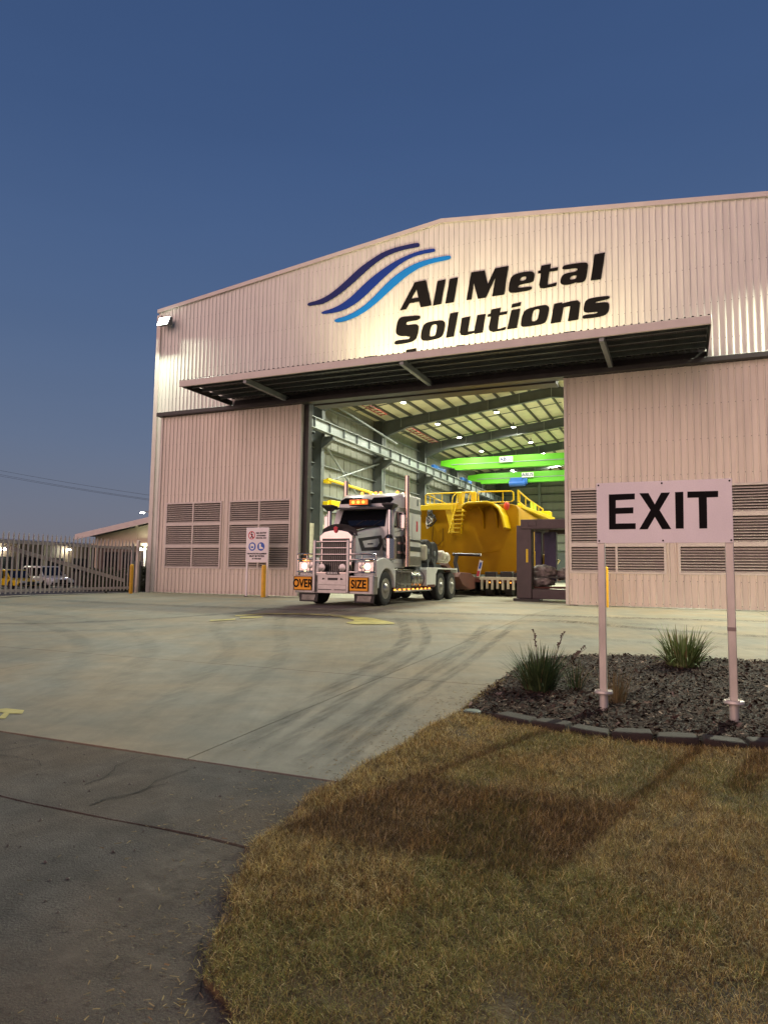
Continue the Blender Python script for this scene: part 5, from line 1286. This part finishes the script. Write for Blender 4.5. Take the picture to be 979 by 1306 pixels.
# ------------------------------------------------------------------ mulch bed, edging, plants
m_soil = M('mulch_soil', (.06, .045, .038), .95, 0, .4, 14, bump=.6, bscale=60)
def bedz(x, y): return gz(x, y) + .035 + .03 * mnoise.noise(Vector((x * 1.5, y * 1.5, 3)))
bed_poly = [(-2.02, -16.62), (-2.06, -15.2), (-2.075, -13.85), (-1.85, -13.02), (-1.5, -12.54), (-.8, -12.28), (.3, -12.10), (8, -12.08), (8, -17.0), (.62, -16.72), (.33, -16.88), (0, -16.95), (-.3, -17.0), (-.6, -17.0), (-.9, -16.98), (-1.2, -16.88), (-1.58, -16.72)]
def inside(px, py, poly):
    c_ = np.zeros(len(px), bool); n = len(poly)
    for i in range(n):
        x1, y1 = poly[i]; x2, y2 = poly[(i + 1) % n]
        k = (y1 > py) != (y2 > py)
        with np.errstate(divide='ignore', invalid='ignore'):
            c_ ^= k & (px < (x2 - x1) * (py - y1) / (y2 - y1) + x1)
    return c_
bsh = gsheet('garden_bed', bed_poly, m_soil, .028, .12); structure(bsh)
# wood chips
def gz_np(y): return np.where(y > -6, 0, .033 * (y + 6))
N = 76000
px = rng.uniform(-2.1, 4.2, N); py = -17 + 4.95 * rng.random(N) ** 1.25
k = inside(px, py, bed_poly); px, py = px[k], py[k]; N = len(px)
an = rng.uniform(0, 6.28, N); L_ = rng.gamma(2.0, .0066, N).clip(.003, .04); w_ = L_ * rng.uniform(.2, .5, N); tl = rng.normal(0, .35, N)
pz = gz_np(py) + .032 + rng.uniform(0, .028, N)
ux, uy = np.cos(an), np.sin(an)
V = np.zeros((N, 4, 3)); 
for i, (a, b_) in enumerate(((-1, -1), (1, -1), (1, 1), (-1, 1))):
    V[:, i, 0] = px + ux * L_ * a - uy * w_ * b_; V[:, i, 1] = py + uy * L_ * a + ux * w_ * b_
    V[:, i, 2] = pz + L_ * a * np.sin(tl) + w_ * b_ * rng.normal(0, .5, N)
def quads_mesh(name, V, mat, col=None):
    n = len(V); me = bpy.data.meshes.new(name)
    me.vertices.add(n * 4); me.vertices.foreach_set('co', V.reshape(-1).astype(np.float32))
    me.loops.add(n * 4); me.loops.foreach_set('vertex_index', np.arange(n * 4, dtype=np.int32))
    me.polygons.add(n); me.polygons.foreach_set('loop_start', np.arange(0, n * 4, 4, dtype=np.int32))
    me.update(calc_edges=True); me.materials.append(mat)
    if col is not None:
        at = me.attributes.new('tint', 'FLOAT_COLOR', 'POINT'); at.data.foreach_set('color', np.repeat(np.c_[col, np.ones(n)], 4, 0).reshape(-1).astype(np.float32))
    return me
def M_attr(name, rough=.8, transl=0):
    m = bpy.data.materials.new(name); m.use_nodes = True; nt = m.node_tree
    p = nt.nodes['Principled BSDF']; p.inputs['Roughness'].default_value = rough; p.inputs['Specular IOR Level'].default_value = .2
    a = nt.nodes.new('ShaderNodeAttribute'); a.attribute_name = 'tint'; nt.links.new(a.outputs['Color'], p.inputs['Base Color'])
    return m
m_chip = M_attr('wood_chip', .9); m_blade = M_attr('grass_blade', .75)
base_c = np.array([[.030, .020, .016], [.060, .040, .032], [.115, .090, .075], [.27, .23, .20], [.050, .028, .020]])
ci = rng.choice(5, N, p=[.38, .28, .15, .04, .15])
o = link('mulch', quads_mesh('mulch', V, m_chip, base_c[ci] * rng.uniform(.7, 1.2, (N, 1)) * np.array([1.12, .95, .82]))); stuff(o)

# concrete edging blocks along the front of the bed
m_block = M('edging_block', (.036, .025, .019), .9, 0, .35, 7, bump=.5, bscale=45)
eg = thing('garden_edging', 'row of dark concrete edging blocks along the mulch bed', 'edging', (0, -17, -.36))
front = [(-1.62, -16.80), (-1.25, -16.93), (-.92, -17.03), (-.58, -17.06), (-.24, -17.06), (.10, -17.03), (.44, -16.96), (.78, -16.87), (1.12, -16.80), (1.46, -16.76), (1.8, -16.74), (2.14, -16.74), (2.5, -16.74), (2.86, -16.74)]
for i in range(len(front) - 1):
    a, b_ = Vector(front[i]), Vector(front[i + 1]); d = (b_ - a).normalized(); n = Vector((-d.y, d.x)); l = (b_ - a).length - .018
    mid = (a + b_) / 2 + n * random.uniform(-.015, .015); z0 = gz(mid.x, mid.y) - .05; z1 = gz(mid.x, mid.y) + .085 + random.uniform(-.012, .012)
    tl_ = random.uniform(-.03, .03)
    ring = []
    for z, ins in ((z0, 0), (z1 - .015, 0), (z1, .012)):
        rr = []
        for u, v in ((-1, -1), (-.4, -1.12), (.4, -1.12), (1, -1), (.86, 1), (-.86, 1)):
            p = mid + d * (u * (l / 2 - ins)) + n * (v * (.095 - ins)); rr.append((p.x, p.y, z + tl_ * u * .3))
        ring.append(rr)
    q = B(); q.loft(ring); q.obj('edging_block', m_block, eg, .012)
cv = thing('valve_cover', 'small round grey green valve cover at the tip of the mulch bed', 'cover', (-1.90, -16.72, -.34))
q = B(); q.lathe([(.085, -.02), (.085, .012), (.07, .022), (.0001, .024)], (-1.90, -16.72, gz(0, -16.72) + .03), 'z', 22); q.obj('lid', M('valve_green', (.09, .11, .09), .6, 0, .2, 8), cv)

def tuft(name, label, c_, n, h, spread, cols, wid, group=None, dead=0):
    """strappy plant: each blade an arching strip"""
    vs, fs, cl = [], [], []
    for b_ in range(n):
        a = random.uniform(0, 2 * math.pi); r0 = spread * .16 * math.sqrt(random.random())
        base = Vector((c_[0] + r0 * math.cos(a), c_[1] + r0 * math.sin(a), c_[2]))
        a += random.gauss(0, .4); lean = abs(random.gauss(.45, .3)) * (1 + .35 * (spread > .9)); ln = h * random.uniform(.55, 1.1); w = wid * random.uniform(.7, 1.2)
        droop = random.uniform(.2, 1.1)
        col = np.array(random.choice(cols)) * random.uniform(.7, 1.25)
        if random.random() < dead: col = np.array((.26, .19, .09)) * random.uniform(.6, 1.2)
        p = base; th = lean * .45; seg = 7; k0 = len(vs)
        sx, sy = -math.sin(a), math.cos(a)
        for i in range(seg + 1):
            t = i / seg; ww = w * (1 - t ** 2.2) * .5 + .0006
            vs += [(p.x - sx * ww, p.y - sy * ww, p.z), (p.x + sx * ww, p.y + sy * ww, p.z)]; cl += [col * (1 if t < .85 else 1.25)] * 2
            if i: k = k0 + 2 * i; fs.append((k - 2, k - 1, k + 1, k))
            th += droop * lean * 1.1 / seg + .02
            p = p + Vector((math.cos(a) * math.sin(th), math.sin(a) * math.sin(th), math.cos(th))) * (ln / seg)
    me = bpy.data.meshes.new(name); me.from_pydata(vs, [], fs); me.materials.append(m_blade)
    at = me.attributes.new('tint', 'FLOAT_COLOR', 'POINT'); at.data.foreach_set('color', np.c_[np.array(cl), np.ones(len(cl))].reshape(-1).astype(np.float32))
    t = thing(name, label, 'plant', tuple(c_), group)
    o = link('foliage', me, t)
    return t
grn = [(.05, .085, .03), (.035, .06, .025), (.085, .12, .045)]; grn2 = [(.14, .20, .06), (.09, .14, .04), (.22, .27, .11)]
t1 = tuft('strappy_grass', 'dark green strappy grass clump at the driveway corner of the bed', (-1.50, -15.42, gz(0, -15.42) + .03), 430, .52, 1.0, grn, .013, 'strappy plants in the bed', .05)
tuft('strappy_grass', 'brighter green strappy grass clump behind the EXIT sign posts', (-.02, -13.0, gz(0, -13.0) + .03), 300, .56, 1.25, grn2, .016, 'strappy plants in the bed', .08)
tuft('strappy_grass', 'thin straw coloured grass tuft at the left EXIT post', (-.66, -15.72, gz(0, -15.72) + .03), 110, .36, .7, [(.14, .12, .06), (.09, .10, .05), (.24, .18, .09)], .006, 'strappy plants in the bed', .4)
tuft('strappy_grass', 'small dull sprig beside the dark green clump', (-1.13, -15.2, gz(0, -15.2) + .03), 60, .36, .5, grn, .008, 'strappy plants in the bed', .25)
for (dx, dy, h) in ((-.06, .05, .62), (.16, .12, .60), (.34, -.05, .44)):
    x, y = -1.48 + dx, -15.42 + dy; z = gz(x, y) + .2
    q = B(); q.tube([(x - dx * .5, y, z), (x + dx * .1, y, z + h * .5), (x + dx * .5, y, z + h * .78)], [.004, .003, .002], 5); st = q.obj('flower_stalk', m_brick, t1)
    for k in range(9):
        zz = z + h * (.48 + .035 * k); xx = x + dx * (.05 + .05 * k)
        q = B(); q.loft([[(xx - .002, y - .002, zz), (xx + .002, y - .002, zz), (xx, y + .003, zz)], [(xx + random.uniform(-.03, .03) - .004, y - .004, zz + .03), (xx + random.uniform(-.03, .03) + .004, y - .004, zz + .03), (xx, y + .006, zz + .035)]]); q.obj('seed_head', m_brick, t1)
lq = thing('shadow_post', 'plain unseen post added in the mulch to cast a shadow on the lawn', 'post', (1.02, -15.4, -.3))  # added upright, out of view, there to throw a shadow over the grass
q = B(); q.box(.95, 1.09, -15.47, -15.33, -.34, 1.5); q.obj('pole', m_post, lq, .006)

# ------------------------------------------------------------------ lawn
edge = [(-2.05, -14.9), (-2.06, -16.0), (-2.04, -16.7), (-2.12, -17.5), (-2.10, -18.0), (-2.2, -18.6), (-2.16, -18.95), (-2.24, -19.3), (-2.13, -19.65), (-2.17, -20.04), (-2.03, -20.31), (-1.96, -20.51), (-1.80, -20.74), (-1.79, -20.86), (-1.72, -20.99), (-1.66, -21.1), (-1.48, -21.19), (-1.36, -21.3), (-1.15, -21.7), (-1.0, -22.4), (-.9, -23.5), (-.9, -26)]
lawn_poly = edge + [(9, -26), (9, -16.9), (2.86, -16.82), (.78, -16.95), (.44, -17.04), (.1, -17.1), (-.58, -17.13), (-.92, -17.1), (-1.25, -17.0), (-1.62, -16.88), (-1.95, -16.72), (-1.98, -14.9)]
m_turf = M('dry_turf_soil', (.075, .048, .020), .95, 0, .35, 5, bump=.6, bscale=50, col2=(.15, .10, .042))
structure(gsheet('lawn_ground', lawn_poly, m_turf, .022, .12))
N = 1650000
py = np.concatenate([-22.7 + 7.9 * rng.random(N // 2), -22.7 + 5.9 * rng.random(N - N // 2)]); px = np.concatenate([rng.uniform(-2.4, 3.4, N // 2), rng.uniform(-2.4, 2.2, N - N // 2)])
keep = (px < .6 + (py + 23.3) * .17 + .25) | (rng.random(N) < .35)
keep &= (py > -22.6)
dist = np.hypot(px, py + 23.3)
keep &= rng.random(N) < np.clip(3.6 / dist, .25, 1.0) ** 1.0
jx = rng.normal(0, .02, N); keep &= inside(px + jx, py + rng.normal(0, .02, N), lawn_poly)
px, py, dist = px[keep], py[keep], dist[keep]; N = len(px)
def nz(x, y, s, seed):
    """cheap smooth value noise"""
    r = np.random.default_rng(seed); T = r.random((64, 64)); x, y = x * s % 64, y * s % 64
    i, j = x.astype(int), y.astype(int); f, g_ = x - i, y - j; f, g_ = f * f * (3 - 2 * f), g_ * g_ * (3 - 2 * g_)
    i1, j1 = (i + 1) % 64, (j + 1) % 64; i %= 64; j %= 64
    return T[i, j] * (1 - f) * (1 - g_) + T[i1, j] * f * (1 - g_) + T[i, j1] * (1 - f) * g_ + T[i1, j1] * f * g_
gn = .6 * nz(px, py, 1.1, 1) + .4 * nz(px, py, 3.1, 2)          # green patches
bn = .6 * nz(px, py, 1.6, 3) + .4 * nz(px, py, 5.0, 4)          # bare / thin patches
bare = np.exp(-(((px + .35) / .32) ** 2 + ((py + 20.9) / .16) ** 2))  # scuffed patch of soil
keep = rng.random(N) > (.8 * bare + .7 * np.clip((.40 - bn) * 4, 0, 1))
px, py, gn, bn, dist = px[keep], py[keep], gn[keep], bn[keep], dist[keep]; N = len(px)
edgeness = np.exp(-((px + 2.05) / .35) ** 2)
gpick = rng.random(N) < np.clip((gn - .50) * 3.2, .05, .55) * (1 - .85 * edgeness)
straw = np.array([.46, .345, .110]); brown = np.array([.175, .103, .034]); green = np.array([.21, .205, .05]); pale = np.array([.66, .54, .26])
r_ = rng.random(N)[:, None]
col = np.where(r_ < .50 - .35 * (bn[:, None] - .5), straw, np.where(r_ < .85, brown, pale))
col = np.where(gpick[:, None], green, col) * rng.uniform(.6, 1.2, (N, 1))
cn = .45 * nz(px, py, 13.0, 7) + .55 * nz(px, py, 31.0, 8)           # tufts: some bleached, some dark and dead
col = col * (.50 + 1.0 * cn)[:, None] * (1 - np.clip((nz(px, py, 3.3, 9) - .5) * 2, 0, 1)[:, None] * np.array([.06, .16, .26]))
az = rng.uniform(0, 6.28, N); ln = (.62 + .75 * cn) * rng.gamma(4, .0070, N).clip(.008, .07) * (.62 + .45 * bn) * (1 + .10 * edgeness) * np.clip(.55 + dist * .12, .7, 1.1); lean = rng.beta(3.4, 1.3, N) * 1.52
wd = rng.uniform(.00045, .00115, N) * (1 + .36 * np.clip(dist - 2.5, 0, 6))
zb = gz_np(py) + .022 + rng.random(N) ** 2 * .022
V = np.zeros((N, 2, 4, 3))
dx, dy = np.cos(az), np.sin(az); sx, sy = -dy, dx
h1, r1_ = ln * .55 * np.cos(lean * .7), ln * .55 * np.sin(lean * .7)
h2, r2_ = h1 + ln * .5 * np.cos(lean * 1.15), r1_ + ln * .5 * np.sin(lean * 1.15)
def put(s, i, rr, hh, w): V[:, s, i, 0] = px + dx * rr + sx * w; V[:, s, i, 1] = py + dy * rr + sy * w; V[:, s, i, 2] = zb + hh
z_ = np.zeros(N)
put(0, 0, z_, z_, -wd); put(0, 1, z_, z_, wd); put(0, 2, r1_, h1, wd * .85); put(0, 3, r1_, h1, -wd * .85)
put(1, 0, r1_, h1, -wd * .85); put(1, 1, r1_, h1, wd * .85); put(1, 2, r2_, h2, wd * .12); put(1, 3, r2_, h2, -wd * .12)
near = dist < 3.6
r1_, h1 = r1_, h1
V1 = V[near].reshape(-1, 4, 3)                       # two-segment blades close by
V2 = V[~near][:, 0].copy(); V2[:, 2] = V[~near][:, 1, 2]; V2[:, 3] = V[~near][:, 1, 3]   # one quad each farther off
o = link('grass', quads_mesh('grass', np.concatenate([V1, V2]), m_blade, np.concatenate([np.repeat(col[near], 2, 0), col[~near]]))); stuff(o)
# clippings and leaves blown on to the hard surfaces near the edge
N = 2600
px = -2.0 - rng.gamma(1.2, .22, N); py = rng.uniform(-22, -15, N)
px = px + np.interp(py, [-21.4, -20.5, -20, -17], [.75, .15, -.05, 0]); an = rng.uniform(0, 6.28, N); L_ = rng.uniform(.006, .02, N); w_ = rng.uniform(.001, .003, N)
V = np.zeros((N, 4, 3))
for i, (a, b_) in enumerate(((-1, -1), (1, -1), (1, 1), (-1, 1))):
    V[:, i, 0] = px + np.cos(an) * L_ * a - np.sin(an) * w_ * b_; V[:, i, 1] = py + np.sin(an) * L_ * a + np.cos(an) * w_ * b_; V[:, i, 2] = gz_np(py) + .004 + rng.uniform(0, .004, N)
o = link('leaf_litter', quads_mesh('leaf_litter', V, m_blade, np.array([.24, .17, .08]) * rng.uniform(.4, 1.3, (N, 1)))); stuff(o)
# grit and pebbles on the asphalt
vs, fs = [], []
for _ in range(420):
    x, y = random.uniform(-6, -1.6), random.uniform(-21.6, -18.98); s = random.choice((.004, .006, .006, .009, .014))
    z = gz(x, y) - .004; k = len(vs)
    vs += [(x + s * random.uniform(.6, 1.2) * math.cos(a), y + s * random.uniform(.6, 1.2) * math.sin(a), z) for a in (0, 1.6, 3.1, 4.7)] + [(x, y, z + s * random.uniform(.5, .9))]
    fs += [(k, k + 1, k + 4), (k + 1, k + 2, k + 4), (k + 2, k + 3, k + 4), (k + 3, k, k + 4)]
me = bpy.data.meshes.new('gravel'); me.from_pydata(vs, [], fs); me.materials.append(M('grit', (.14, .12, .10), .9, 0, .5, 9)); stuff(link('gravel', me))
